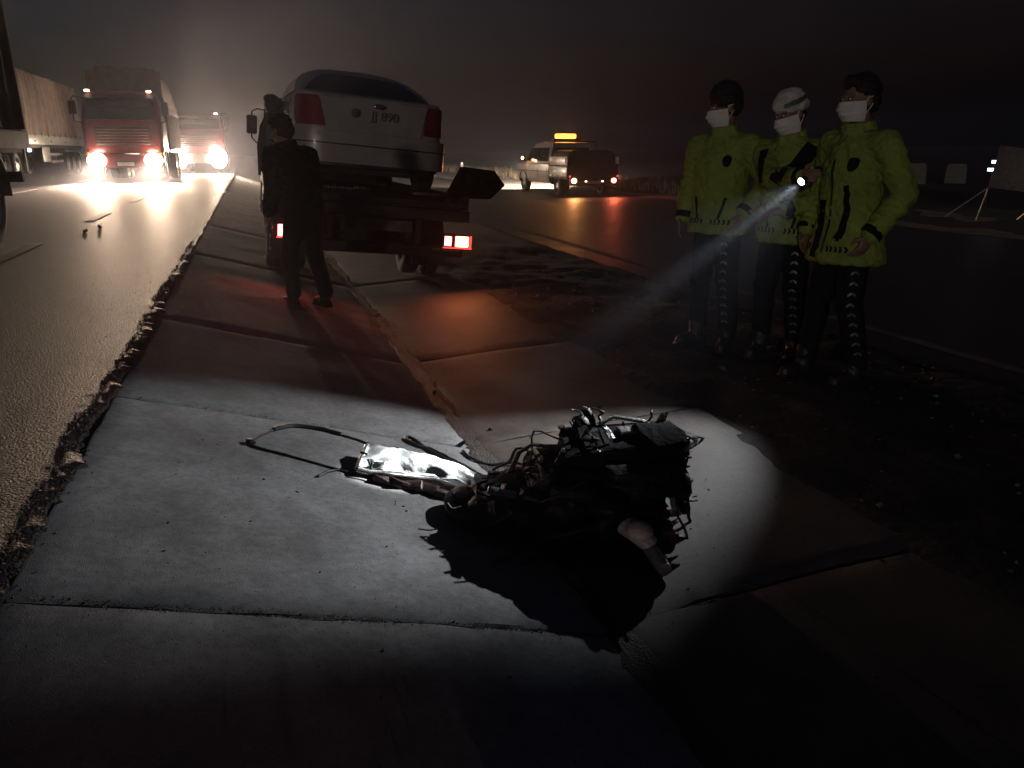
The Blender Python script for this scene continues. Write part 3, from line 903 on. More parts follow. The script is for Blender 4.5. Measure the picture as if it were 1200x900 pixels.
# ------------------------------------------------------------------ big trucks (front at y=0 facing -y)
def heavy_truck(label, loc, paint, bumpermat, load_h, rotz=0, power=0., aim=3.2, cabh=2.95, lit=True, length=7.6, group=None, glare_k=1.8, cone=116):
    t = thing('heavy_truck', label, 'truck', loc, (0, 0, rotz), group)
    def ring(z, hw, y0, y1, cr):
        pts = []
        for (cx, cy_, a0) in ((hw - cr, y1 - cr, 0), (-hw + cr, y1 - cr, 90), (-hw + cr, y0 + cr, 180), (hw - cr, y0 + cr, 270)):
            for k in range(5):
                a = R(a0 + k * 22.5); pts.append((cx + cr * math.cos(a), cy_ + cr * math.sin(a), z))
        return pts
    c = MB()
    c.loft([ring(.95, 1.18, .03, 1.9, .10), ring(1.05, 1.23, 0, 1.95, .14), ring(1.95, 1.24, .0, 1.95, .14), ring(2.05, 1.22, .04, 1.95, .14),
            ring(cabh - .15, 1.14, .26, 1.95, .16), ring(cabh, 1.05, .38, 1.9, .18), ring(cabh + .03, .8, .6, 1.7, .18)])
    cabo = c.build('cab', paint, t, 40)
    w = MB(); w.slabgrid(qpatch([(-1.07, .045, 2.06), (1.07, .045, 2.06), (1.0, .245, cabh - .2), (-1.0, .245, cabh - .2)], bow=(0, -.03, 0)), 10, 6, (0, -.02, 0)); w.build('windscreen', M['glass'], cabo)
    for sx in (-1, 1):
        w = MB(); w.slabgrid(qpatch([(sx * 1.225, .3, 2.07), (sx * 1.225, 1.35, 2.07), (sx * 1.16, 1.35, cabh - .25), (sx * 1.16, .45, cabh - .25)]), 6, 4, (sx * .015, 0, 0)); w.build('side_window', M['glass'], cabo)
        w = MB(); w.tube([(sx * 1.16, .25, 2.75), (sx * 1.36, .05, 2.78), (sx * 1.42, .0, 2.7), (sx * 1.42, 0, 2.0), (sx * 1.24, .1, 1.95)], .018, 6); w.build('mirror_arm', M['black'], cabo)
        w = MB(); w.box((sx * 1.42, .0, 2.42), (.22, .10, .42), bev=.03); mm = w.build('mirror', M['black'], cabo)
        w = MB(); w.box((sx * 1.42, .058, 2.42), (.19, .006, .38)); w.build('mirror_glass', M['chrome'], mm)
    v = MB(); v.slabgrid(lambda u, q: (-1.12 + 2.24 * u, .08 - .26 * q - .03 * math.sin(PI * u), cabh - .12 - .13 * q), 10, 3, (0, 0, .02)); v.build('sun_visor', M['black'], cabo)
    gp = MB(); gp.box((0, -.015, 1.50), (1.75, .05, .60), bev=.02); grille = gp.build('grille', M['black'], cabo)
    for k in range(6):
        s_ = MB(); s_.box((0, -.05, 1.27 + k * .092), (1.7, .03, .035), (R(20), 0, 0), bev=.006); s_.build('grille_slat', paint, grille)
    bm_ = MB(); bm_.box((0, -.05, .70), (2.46, .34, .46), bev=.06); bump = bm_.build('front_bumper', bumpermat, t)
    pb = MB(); pb.box((0, -.228, .60), (.52, .012, .12), bev=.003); pb.build('number_plate', M['white'], bump)
    for sx in (-1, 1):
        h = MB(); h.lathe([(.12, 0), (.175, .03), (.18, .06)], (sx * .88, -.19, .72), (0, -1, 0), 20); hl = h.build('headlamp', M['chrome'], t)
        h = MB(); h.lathe([(.16, 0), (.145, .02), (.08, .035), (.005, .04)], (sx * .88, -.245, .72), (0, -1, 0), 20); h.V = [((x - sx * .88) * glare_k + sx * .88, y, (z - .72) * (glare_k / 1.45) ** 2 + .72) for x, y, z in h.V]; h.build('headlamp_lens', M['head_on'] if lit else M['glass'], hl)  # lens enlarged so its glow imitates wide headlamp glare
        if lit and power:
            spot('headlight', t, (sx * .88, -.33, .72), (sx * .88 + .3, -10, .72 - aim * .2), power, (1, .71, .50), cone, 1., .10)
        h = MB(); h.lathe([(.085, 0), (.075, .02), (.005, .035)], (sx * .86, -.215, .52), (0, -1, 0), 16); h.build('added_fog_lamp', M['head_on'] if lit else M['glass'], t)  # lit fog lamps added to widen the headlamp glare
        h = MB(); h.box((sx * .95, .22, cabh + .02), (.15, .07, .07), bev=.02); h.build('roof_marker', M['mark_on'] if lit else M['amberlens'], t)
        h = MB(); h.box((sx * 1.14, -.14, .95), (.16, .16, .10), bev=.02); h.build('indicator', M['amberlens'], t)
        wheel(t, sx * 1.05, 1.0, .5, .30, sx)
        for yy in (4.9, 6.2):
            wheel(t, sx * 1.08, yy, .5, .30, sx)
            wheel(t, sx * .74, yy, .5, .28, -sx)
        f = MB(); f.slabgrid(lambda u, q, sx=sx: (sx * (.85 + .38 * q), 1.0 + .58 * math.cos(PI * u), .48 + .56 * math.sin(PI * u)), 14, 2, (0, 0, .02)); f.build('fender', M['black'], t)
        f = MB(); f.box((sx * .42, length / 2 + .4, .82), (.10, length - .2, .26)); f.build('chassis_rail', M['chassis'], t)
    if load_h:
        # tipper body under a slack tarpaulin
        bx = MB(); bx.box((0, 2.15 + (length - 2.2) / 2, 1.85), (2.46, length - 2.2, 1.5), bev=.03)
        for k in range(7):
            for sx in (-1, 1):
                bx.box((sx * 1.25, 2.5 + k * (length - 3) / 6, 1.85), (.06, .12, 1.5))
        bx.build('load_body', M['darkside'], t)
        tp = MB()
        def fn(u, v):
            a = (u - .5) * 2
            x = 1.27 * a; y = 2.02 + (length - 2.0) * v
            ed = 1 - abs(a) ** 5
            z = 2.55 + (load_h - 2.55) * min(1, ed * 1.25) + .07 * fnz(x * 2.4, y * 1.7, loc[1]) + .05 * fnz(x * 6, y * 4, 3) - (.25 * (abs(a) - .72) if abs(a) > .72 else 0)
            if v < .05:
                z -= .02 + .03 * abs(fnz(x * 9, 2))
            return (x, y, z)
        tp.slabgrid(fn, 34, 30, (0, 0, -.12))
        tp.build('tarpaulin', M['tarp'], t, 60)
        fb = MB(); fb.box((0, 2.06, (load_h + 2.6) / 2 - .12), (2.44, .06, load_h - 2.6), bev=.02); fb.build('load_front_board', M['tarp'], t)
    return t

heavy_truck('red heavy truck with blazing headlamps and tarpaulin load, next to the curtain trailer', (-3.98, 30.3, .5), M['red'], M['red'], 3.9, power=23000, aim=27, cone=62, group='lorries on the highway')
heavy_truck('second red truck with pale bumper queued behind the tarpaulin truck', (-2.25, 41.6, .5), M['red'], M['white'], 0, power=4400, aim=10, cone=112, cabh=2.75, glare_k=2.5, group='lorries on the highway')

# ------------------------------------------------------------------ curtain-sided trailer in the far lane and the tractor that pulls it
tr = thing('curtain_trailer', 'tan curtain sided trailer with white side board in the far lane', 'trailer', (-9.0, 31.2, .5))
L_ = 13.4
for sx in (-1, 1):
    c = MB()
    def fn(u, v, sx=sx):
        y = L_ * u; z = 1.62 + 2.32 * v
        fold = .035 * math.sin(y * 9.2 + 1.3 * math.sin(y * 1.7)) * (1.1 - .5 * v) + .04 * fnz(y * 3, z * .9, 2) + .05 * fnz(y * .7, z * .8, 5)
        sag = .05 * math.sin(PI * v)
        return (sx * (1.25 + fold + sag), y, z + (.05 * fnz(y * 2.4, 7) if v < .02 else 0))
    c.slabgrid(fn, 260, 10, (-sx * .012, 0, 0)); c.build('curtain', M['curtain'], tr, 60)
    c = MB(); c.box((sx * 1.26, L_ / 2, 1.46), (.05, L_, .36), bev=.01); sb = c.build('side_board', M['white'], tr)
    for k in range(12):
        q = MB(); q.box((sx * 1.29, .8 + k * 1.1, 1.66), (.014, .05, .16)); q.build('buckle_strap', M['black'], sb)
    for k in range(5):
        q = MB(); q.box((sx * 1.292, 1.2 + k * 2.7, 1.40), (.02, .12, .05)); q.build('side_marker', M['amberlens'], sb)
    for yy in (9.6, 10.9, 12.2):
        wheel(tr, sx * 1.06, yy, .5, .36, sx)
    c = MB(); c.slabgrid(lambda u, v, sx=sx: (sx * (.85 + .4 * v), 9.0 + 3.8 * u, 1.06 + .05 * abs(math.sin(PI * 3 * u))), 24, 2, (0, 0, .03)); c.build('mudguard', M['black'], tr)
    c = MB(); c.box((sx * .9, 3.6, .75), (.12, .14, 1.0)); c.box((sx * .9, 3.6, .24), (.26, .3, .04)); c.build('landing_leg', M['chassis'], tr)
    c = MB(); c.box((sx * 1.12, 5.6, .90), (.30, 1.3, .58), bev=.03); c.build('pallet_box', M['white'], tr)
    c = MB(); c.box((sx * 1.2, 7.6, .62), (.05, 2.2, .10)); c.box((sx * 1.2, 7.6, .9), (.05, 2.2, .10)); c.build('side_guard', M['steel'], tr)
c = MB(); c.box((0, L_ / 2, 1.22), (2.4, L_, .14)); 
for sx in (-.45, .45):
    c.box((sx, L_ / 2, 1.0), (.12, L_ - .4, .34))
c.build('bed', M['chassis'], tr)
c = MB(); c.slabgrid(lambda u, v: (-1.28 + 2.56 * u, L_ * v, 3.97 - .07 * (abs(u - .5) * 2) ** 4 + .025 * fnz(u * 6, v * 30)), 16, 50, (0, 0, .02)); c.build('roof', M['curtain'], tr, 60)
for yy, nm in ((0, 'front_board'), (L_, 'rear_door')):
    c = MB(); c.box((0, yy, 2.62), (2.5, .06, 2.68), bev=.02); c.build(nm, M['darkside'], tr)
heavy_truck('tractor unit coupled to the curtain trailer, its drive wheel showing', (-9.0, 26.2, .5), M['darkside'], M['black'], 0, lit=False, cabh=3.0, length=7.4, group='lorries on the highway')

# ------------------------------------------------------------------ near dark lorry at the picture's edge (only its tail is in view)
nt_ = thing('box_trailer', 'dark brown tarpaulin lorry body cut off by the picture edge', 'trailer', (-3.69, 6.35, .5))
Ln = 4.4
for sx in (-1, 1):
    c = MB()
    c.slabgrid(lambda u, v, sx=sx: (sx * (1.25 + .02 * math.sin(u * 60) + .03 * fnz(u * 12, v * 3)), Ln * u, 1.25 + 2.85 * v), 70, 8, (-sx * .02, 0, 0)); c.build('curtain', M['darkside'], nt_, 60)
    c = MB(); c.box((sx * 1.24, Ln / 2, 1.13), (.06, Ln, .20), bev=.01); c.build('side_board', M['chassis'], nt_)
    for yy in (1.0, 3.8):
        wheel(nt_, sx * .80, yy, .5, .32, sx)
    c = MB(); c.slabgrid(lambda u, v, sx=sx: (sx * (.62 + .38 * v), 3.8 + .6 * math.cos(PI * u), .5 + .56 * math.sin(PI * u)), 14, 2, (0, 0, .02)); c.build('mudguard', M['black'], nt_)
c = MB(); c.box((0, Ln / 2, 1.05), (2.36, Ln, .12))
for sx in (-.45, .45):
    c.box((sx, Ln / 2, .85), (.12, Ln, .3))
c.build('bed', M['chassis'], nt_)
c = MB(); c.slabgrid(lambda u, v: (-1.27 + 2.54 * u, Ln * v, 4.12 - .07 * (abs(u - .5) * 2) ** 4), 12, 20, (0, 0, .02)); c.build('roof', M['darkside'], nt_, 60)
for yy, nm in ((.03, 'front_board'), (Ln - .03, 'rear_door')):
    c = MB(); c.box((0, yy, 2.65), (2.46, .06, 2.8), bev=.02); c.build(nm, M['darkside'], nt_)
c = MB(); c.box((0, Ln - .02, .72), (2.3, .08, .12)); c.build('underrun_bar', M['chassis'], nt_)
c = MB(); c.box((1.30, 4.2, 1.02), (.03, .05, .04), bev=.008); c.build('side_marker', M['cool_on'], nt_)

# ------------------------------------------------------------------ service pickup on the lower road (rear at y=0, heading +y)
pk = thing('service_pickup', 'white crew cab service pickup with amber beacon on the lower road', 'pickup', (10.85, 24.3, .065))
def ring2(z, hw, y0, y1, cr=.1):
    pts = []
    for (cx, cy_, a0) in ((hw - cr, y1 - cr, 0), (-hw + cr, y1 - cr, 90), (-hw + cr, y0 + cr, 180), (hw - cr, y0 + cr, 270)):
        for k in range(4):
            a = R(a0 + k * 30); pts.append((cx + cr * math.cos(a), cy_ + cr * math.sin(a), z))
    return pts
c = MB(); c.loft([ring2(.38, .84, 1.75, 5.15), ring2(.48, .90, 1.72, 5.25), ring2(.85, .93, 1.72, 5.27), ring2(1.02, .92, 1.72, 5.15), ring2(1.06, .88, 1.74, 5.0)])
pb = c.build('body', M['white'], pk, 40)
c = MB(); c.loft([ring2(1.04, .88, 1.72, 4.45), ring2(1.10, .87, 1.73, 4.35), ring2(1.60, .77, 1.82, 3.85, .12), ring2(1.74, .70, 1.9, 3.65, .14), ring2(1.79, .5, 2.1, 3.4, .14)])
pc = c.build('cabin', M['white'], pk, 40)
for sx in (-1, 1):
    for (ya, yb, yc, yd) in ((1.95, 2.85, 2.85, 2.0), (2.92, 4.15, 3.78, 2.92)):
        w_ = MB(); w_.slabgrid(qpatch([(sx * .872, ya, 1.12), (sx * .872, yb, 1.12), (sx * .785, yc, 1.58), (sx * .785, yd, 1.58)]), 4, 4, (sx * .015, 0, 0)); w_.build('side_window', M['glass'], pc)
    for yy in (2.88, 1.9, 4.1):
        d_ = MB(); d_.tube([(sx * .905, yy, .5), (sx * .934, yy, .85), (sx * .90, yy, 1.05)], .007, 5)
        d_.build('door_seam', M['black'], pb)
    d_ = MB(); d_.tube([(sx * .936, 1.75, .78), (sx * .936, 5.1, .78)], .012, 5)
    d_.build('rub_strip', M['black'], pb)
    m_ = MB(); m_.box((sx * 1.03, 4.15, 1.22), (.16, .10, .22), bev=.03); m_.cyl((sx * .88, 4.15, 1.13), (sx * 1.0, 4.15, 1.17), .02); mm = m_.build('door_mirror', M['black'], pk)
    if sx < 0:
        m_ = MB(); m_.ell((-1.08, 4.08, 1.22), (.05, .04, .06)); m_.build('mirror_indicator', M['amber_on'], mm)
        lamp('mirror_indicator_light', pk, (-1.15, 4.0, 1.22), 3., (1, .55, .25), .05)
    for yy in (.98, 4.45):
        wheel(pk, sx * .80, yy, .335, .21, sx)
        a_ = MB(); a_.slabgrid(lambda u, v, sx=sx, yy=yy: (sx * (.6 + .34 * v), yy + .42 * math.cos(PI * u), .36 + .40 * math.sin(PI * u)), 14, 2, (0, 0, .015)); a_.build('wheel_arch', M['black'], pk)
    # dropside of the load bed with its three hinges and a locker panel above
    c = MB(); c.box((sx * .93, .83, .80), (.035, 1.66, .34), bev=.008); ds = c.build('dropside', M['white'], pk)
    for k in range(3):
        q = MB(); q.box((sx * .955, .35 + .48 * k, .66), (.02, .12, .03)); q.build('hinge', M['black'], ds)
    c = MB(); c.box((sx * .92, .83, 1.14), (.035, 1.62, .28), bev=.008); up_ = c.build('upper_side', M['white'], pk)
    q = MB(); q.box((sx * .945, .12, 1.16), (.02, .05, .16)); q.build('latch', M['black'], up_)
w_ = MB(); w_.slabgrid(qpatch([(-.68, 1.715, 1.14), (.68, 1.715, 1.14), (.60, 1.80, 1.58), (-.60, 1.80, 1.58)]), 6, 4, (0, -.015, 0)); w_.build('rear_window', M['glass'], pc)
w_ = MB(); w_.slabgrid(qpatch([(-.80, 4.40, 1.10), (.80, 4.40, 1.10), (.68, 3.86, 1.6), (-.68, 3.86, 1.6)]), 6, 4, (0, .015, .01)); w_.build('windscreen', M['glass'], pc)
c = MB(); c.box((0, .85, .60), (1.86, 1.7, .06)); 
for sx in (-.4, .4):
    c.box((sx, 2.4, .42), (.1, 4.6, .16))
c.build('load_bed', M['chassis'], pk)
c = MB(); c.box((0, .0, .84), (1.84, .035, .42), bev=.008); tg = c.build('tailgate', M['chassis'], pk)
c = MB(); c.box((0, -.05, .42), (1.7, .1, .12), bev=.02); c.build('rear_bumper', M['black'], pk)
c = MB(); c.box((0, -.106, .47), (.5, .012, .11)); c.build('number_plate', M['white'], pk)
for sx in (-1, 1):
    c = MB(); c.box((sx * .30, -.12, .50), (.07, .03, .05), bev=.01); c.build('plate_lamp', M['plate_on'], pk)
    c = MB(); c.box((sx * .74, -.075, .52), (.26, .05, .15), bev=.01); tl = c.build('tail_lamp', M['redlens'], pk)
    c = MB(); c.ell((sx * .72, -.10, .52), (.10, .03, .085)); c.build('tail_lens', M['amber_on'] if sx < 0 else M['red_hot'], tl)
    c = MB(); c.ell((sx * .86, -.08, .66), (.03, .02, .03)); c.build('side_lens', M['red_on'], tl)
spot('tail_light', pk, (-.72, -.15, .52), (-.72, -4, -.2), 70, (1, .38, .12), 170, 1., .06)
spot('tail_light', pk, (.72, -.15, .52), (.72, -4, -.2), 60, (1, .16, .07), 170, 1., .06)
c = MB(); c.box((0, 2.5, 1.86), (1.0, .26, .06), bev=.015); bb = c.build('beacon_base', M['black'], pk)
c = MB(); c.box((0, 2.5, 1.97), (.74, .26, .16), bev=.04); c.build('beacon_lens', M['beacon_on'], bb)
for sx in (-1, 1):
    c = MB(); c.box((sx * .66, 5.27, .80), (.30, .06, .16), bev=.02); hl = c.build('headlamp', M['head_on'], pk)
    spot('headlight', pk, (sx * .66, 5.36, .8), (sx * .66 + .3, 18, .1), 12000, (1, .84, .66), 110, 1., .08)
lamp('beacon_light', pk, (0, 2.5, 2.25), 45, (1, .36, .08), .15)
c = MB(); c.loft([ring2(1.0, .86, .06, 1.62, .06), ring2(1.35, .84, .07, 1.62, .08), ring2(1.44, .78, .1, 1.62, .12), ring2(1.50, .6, .2, 1.6, .14)]); c.build('added_dark_cover', M['chassis'], pk, 40)  # dark cover added to darken the unlit rear of the pickup
# rubber-necked toolbox frame above the dark bed
c = MB(); c.tube([(-.85, 1.6, 1.2), (-.8, 1.6, 1.78), (.8, 1.6, 1.78), (.85, 1.6, 1.2)], .025, 6); c.build('headache_rack', M['chassis'], pk)

# ------------------------------------------------------------------ roadside furniture
for x, y, lab in ((11.9, 45.5, 'white delineator post beside the gravel shoulder behind the saloon'), (12.6, 75, 'far small white delineator post up the lower road')):
    p_ = MB(); p_.prism([(-.06, -.02), (.06, -.02), (.045, .03), (-.045, .03)], 'z', -.1, .86)
    po = tag(p_.build('delineator_post', M['white']), lab, 'post', 'delineator posts'); po.location = (x, y, gz(x))
    q = MB(); q.box((0, -.024, .68), (.07, .01, .14)); q.build('reflector', M['redlens'], po)

sg = thing('sign_board', 'dark rectangular sign board propped on two slanting legs', 'sign', (14.3, 12.3, gz(14.3)), (0, R(7), R(-45)))
c = MB(); c.box((.5, 0, 1.10), (1.2, .03, .86), (R(-6), 0, 0), bev=.008); c.build('panel', M['signback'], sg)
for fy, fz in ((-.02, 1.52), (.025, .68)):
    c = MB(); c.box((.5, fy, fz), (1.2, .03, .03), bev=.004); c.build('frame_bar', M['chassis'], sg)
for p0, p1 in (((-.08, .0, .70), (-.12, .05, 0)), ((-.05, .02, .72), (-.72, -.25, 0)), ((1.05, 0, .72), (1.1, .05, 0)), ((1.0, .02, .72), (.6, .7, 0))):
    c = MB(); c.cyl(p0, p1, .017, n=8); c.build('leg', M['steel'], sg)
for k, (x, y, w, h, lab) in enumerate(((23.6, 23.6, .9, .75, 'pale upright block beside the sign board, largest of its row'), (22.6, 24.2, .35, .6, 'narrow pale block at the row end behind the officers'), (24.9, 22.9, .7, .7, 'dim grey block in the row close to the sign board'))):
    c = MB(); c.prism([(-w / 2, 0), (w / 2, 0), (w * .46, h * .8), (w * .40, h), (-w * .41, h), (-w * .47, h * .8)], 'y', -.2, .2)
    o = tag(c.build('marker_block', M['block']), lab, 'block', 'pale blocks beyond the verge'); o.location = (x, y, gz(x)); o.rotation_euler = (0, 0, R(-45))
gl = thing('glint_stand', 'small stand with two plates glowing as cool glints at the edge of the sign board', 'stand', (17.0, 14.6, gz(17)), (0, 0, R(-48)))
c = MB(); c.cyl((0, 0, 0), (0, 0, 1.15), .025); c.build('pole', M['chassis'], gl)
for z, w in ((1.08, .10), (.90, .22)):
    c = MB(); c.box((0, -.03, z), (w, .02, .07), bev=.005); c.build('glint_plate', M['cool_on'], gl)  # plates glow by themselves to imitate two cool glints
# ================================================================== people
def remesh(mb, voxel, smooth=6, fac=.5):
    me = mb.mesh('tmp', 0)
    o = bpy.data.objects.new('tmp', me); COL.objects.link(o)
    md = o.modifiers.new('r', 'REMESH'); md.mode = 'VOXEL'; md.voxel_size = voxel; md.use_smooth_shade = True
    sm = o.modifiers.new('s', 'SMOOTH'); sm.factor = fac; sm.iterations = smooth
    dg = bpy.context.evaluated_depsgraph_get()
    out = bpy.data.meshes.new_from_object(o.evaluated_get(dg))
    bpy.data.objects.remove(o); bpy.data.meshes.remove(me)
    return out
def wrinkle(me, amp, f, seed=0, zlo=-9, zhi=9):
    n_ = len(me.vertices)
    co = np.empty(n_ * 3, 'f'); no = np.empty(n_ * 3, 'f')
    me.vertices.foreach_get('co', co); me.vertices.foreach_get('normal', no)
    co = co.reshape(-1, 3); no = no.reshape(-1, 3)
    dsp = np.empty(n_, 'f')
    for i, (x, y, z) in enumerate(co.tolist()):
        # diagonal drag folds plus finer creases
        a = 1 - 2 * abs(math.sin((z * 17 + x * 9 + y * 5 + 4 * fnz(x * 4, y * 4, z * 3 + seed)) * f))
        b_ = 1 - 2.2 * abs(fnz(x * 6 * f + 7, y * 6 * f, z * 8 * f + seed))
        dsp[i] = amp * (.45 * a * max(0, .35 + fnz(x * 3, y * 3, z * 3 + seed + 5)) + .55 * b_ + .5 * fnz(x * 13 * f, y * 13 * f, z * 17 * f + seed))
    me.vertices.foreach_set('co', (co + no * dsp[:, None]).ravel())
    me.update()
def hand_prims(b, wrist, d, palm_n, side, curl, grip=False):
    """hand at wrist pointing along d; palm_n = direction the palm faces; side = direction of the thumb"""
    d = nrm(d); n_ = Vector(palm_n); n_ = (n_ - d * n_.dot(d)).normalized(); s_ = d.cross(n_).normalized()
    if s_.dot(Vector(side)) < 0: s_ = -s_
    w = Vector(wrist)
    m3 = Matrix((s_, d, n_)).transposed()
    b.ell(w + d * .055, (.042, .055, .018), m3)
    lens = (.075, .085, .08, .062)
    for k in range(4):
        base = w + d * (.095 - .006 * abs(k - 1)) + s_ * (.030 - .0205 * k)
        c1 = curl; p = base; dd = d
        for q, f in enumerate((.5, .3, .25)):
            ang = c1 * (1 if q else .7)
            dd = (dd * math.cos(ang) + n_ * math.sin(ang)).normalized()
            n2 = (n_ - dd * n_.dot(dd)); n2 = n2.normalized() if n2.length > .05 else (-d)
            p2 = p + dd * lens[k] * f
            b.cap(p, p2, .0095 - .0008 * q, .009 - .001 * q)
            p = p2
            n_loc = dd.cross(s_); n_loc = n_loc if n_loc.dot(n_) > -.99 else n_
    t0 = w + d * .03 + s_ * .035
    t1 = t0 + (s_ * .6 + d * .7 + n_ * .35).normalized() * .04
    t2 = t1 + (d * .8 + n_ * (.9 if grip else .4)).normalized() * .032
    b.cap(t0, t1, .013, .011); b.cap(t1, t2, .011, .009)

def person(label, loc, rotz, pose, scale=1.0, group=None, jacket=None, headwear='hair', maskon=True, chevrons=True, voxel=.0068):
    p = thing('person', label, 'person', loc, (0, 0, rotz), group)
    J = {k: Vector(v) for k, v in pose.items() if isinstance(v, tuple)}
    hip = J['hip']; chest = J['chest']; neck = J['neck']; head = J['head']
    def leg_side(s): return 'l' if s > 0 else 'r'
    hy = pose.get('headyaw', 0); hp = pose.get('headpitch', 0); hr = pose.get('headroll', 0)
    HM = (Matrix.Rotation(hy, 3, 'Z') @ Matrix.Rotation(hr, 3, 'Y') @ Matrix.Rotation(hp, 3, 'X'))
    h = lambda x, y, z: head + HM @ Vector((x, y, z))
    # ---- body: one continuous surface
    b = MB()
    b.ell(h(0, .012, .035), (.076, .096, .092), HM); b.ell(h(0, -.018, -.045), (.060, .070, .075), HM); b.ell(h(0, -.05, -.095), (.03, .028, .022), HM)
    b.cap(h(0, -.083, .02), h(0, -.112, -.028), .010, .016)
    for sx in (-1, 1):
        b.ell(h(sx * .08, .012, -.008), (.012, .022, .033), HM)
        b.ell(h(sx * .034, -.074, .028), (.024, .012, .010), HM); b.ell(h(sx * .042, -.062, -.022), (.022, .02, .018), HM)
    b.ell(h(0, -.086, -.064), (.027, .012, .011), HM)
    b.cap(neck, head + HM @ Vector((0, .015, -.05)), .062, .056)
    b.cap(neck - Vector((0, 0, .05)), chest, .10, .13); b.cap(chest, hip, .125, .12)
    for sx, s in ((1, 'l'), (-1, 'r')):
        b.cap(neck + Vector((sx * .03, 0, -.04)), J['sh' + s], .06, .062)
        b.cap(J['sh' + s], J['el' + s], .052, .040); b.cap(J['el' + s], J['wr' + s], .039, .027)
        b.cap(hip + Vector((sx * .06, 0, -.02)), J['kn' + s] + Vector((0, 0, .35)) * 0 + Vector((0, 0, 0)), .085, .056)
        b.cap(J['kn' + s], J['an' + s], .054, .04)
        b.cap(J['an' + s], J['an' + s] + Vector((0, -.07, -.035)), .032, .022)
        hd = J.get('hd' + s, J['wr' + s] - J['el' + s])
        hand_prims(b, J['wr' + s], hd, J.get('pn' + s, Vector((-sx, 0, 0))), J.get('ts' + s, Vector((0, -1, 0))), pose.get('curl' + s, .35), pose.get('grip' + s, False))
    body = link('body', remesh(b, voxel, 4), M['skin'], p)
    # eyes
    for sx in (-1, 1):
        e_ = MB(); e_.ell(h(sx * .033, -.083, .010), (.012, .008, .007), HM); eo = e_.build('eye', M['mask'], p)
        e_ = MB(); e_.ell(h(sx * .033, -.0895, .010), (.0055, .003, .0055), HM); e_.build('iris', M['ink'], eo)
    # ---- trousers and boots
    t = MB()
    t.cap(hip + Vector((0, 0, .10)), hip + Vector((0, 0, -.04)), .135, .14)
    for sx, s in ((1, 'l'), (-1, 'r')):
        k, a = J['kn' + s], J['an' + s]
        t.cap(hip + Vector((sx * .075, 0, -.05)), k, .102, .078); t.cap(k, a + Vector((0, .01, .05)), .077, .066)
        t.ell(k + Vector((0, -.01, 0)), (.078, .082, .08))
    tm = remesh(t, .014, 4); wrinkle(tm, .008, 1., 3)
    trousers = link('trousers', tm, M['navy'] if jacket else M['darkcloth'], p)
    tb = bvh_of(tm)
    for sx, s in ((1, 'l'), (-1, 'r')):
        a = J['an' + s]
        fo = pose.get('foot' + s, 0)
        fd = Vector((math.sin(fo), -math.cos(fo), 0))
        sh = MB(); sh.cap(a + Vector((0, 0, .08)), a, .062, .055); sh.cap(a - Vector((0, 0, .035)), a + fd * .15 - Vector((0, 0, .045)), .048, .040); sh.ell(a + fd * -.03 - Vector((0, 0, .04)), (.042, .05, .045))
        sh.box((a.x + fd.x * .06, a.y + fd.y * .06, a.z - .078), (.088, .27, .025), Matrix.Rotation(fo, 3, 'Z'), .012)
        link('boot', remesh(sh, .011, 2), M['leather'], p)
        if chevrons and s in chevrons:
            # chevron tape down the outer leg: a column of short slanted bars
            k = J['kn' + s]
            top = hip + Vector((sx * .09, 0, -.12)); bot = a + Vector((0, 0, .13))
            nn = 11
            for q in range(nn):
                f = q / (nn - 1)
                c = (top.lerp(k, f * 2) if f < .5 else k.lerp(bot, f * 2 - 1))
                for q2 in (-1, 1):
                    pts = [(q2 * .002, -.006), (q2 * .024, -.020), (q2 * .024, -.004), (q2 * .002, .010)]
                    decal(tb, pts, pose.get('chevdir', (-sx * .6, .8, 0)), (0, 0, 1), c, 'chevron_bar', M['retro'], trousers, .003, .002)
    # ---- jacket
    jm = M['hivis'] if jacket else M['darkcloth']
    j = MB()
    fl = pose.get('flare', 0)
    cdir = chest - hip
    j.cap(chest + Vector((0, 0, .09)), chest - Vector((0, 0, .02)), .135, .155)
    rings = []
    hem = hip + Vector((0, 0, pose.get('hem', -.14)))
    for f, rx, ry in ((0, .192 + fl, .148 + fl * .8), (.12, .190 + fl * .8, .150 + fl * .6), (.35, .182 + fl * .4, .142), (.6, .184, .140), (.85, .192, .142), (1.05, .165, .124), (1.18, .10, .095)):
        c = hem.lerp(chest + Vector((0, 0, .06)), min(f, 1)) + (Vector((0, 0, (f - 1) * .55)) if f > 1 else Vector())
        tw = pose.get('twist', 0) * f
        ring_ = []
        for k in range(28):
            a = 2 * PI * k / 28
            q = Vector((rx * (abs(math.cos(a)) ** .85) * (1 if math.cos(a) >= 0 else -1), ry * (abs(math.sin(a)) ** .85) * (1 if math.sin(a) >= 0 else -1), 0))
            ring_.append(c + Matrix.Rotation(tw, 3, 'Z') @ q)
        rings.append(ring_)
    j.loft(rings)
    for sx, s in ((1, 'l'), (-1, 'r')):
        sh, el, wr = J['sh' + s], J['el' + s], J['wr' + s]
        j.cap(chest + Vector((sx * .08, 0, .12)), sh, .092, .082)
        j.cap(sh, el, .080, .068); j.cap(el, wr - (wr - el).normalized() * .01, .067, .053)
        for f, r_ in ((.35, .075), (.6, .071), (.85, .063)):
            j.ell(el.lerp(wr, f) + Vector((0, .004, -.006)), (r_, r_, r_ * .8))
    # standing collar
    j.lathe([(.088, -.03), (.094, .02), (.086, .065), (.068, .062), (.07, -.03)], neck + Vector((0, .0, -.01)), (neck - chest + (head - neck)) , 22, False)
    jme = remesh(j, .0095, 5)
    wrinkle(jme, .009, 1.0, loc[0] * 10); wrinkle(jme, .012, 2.3, loc[1] * 7)
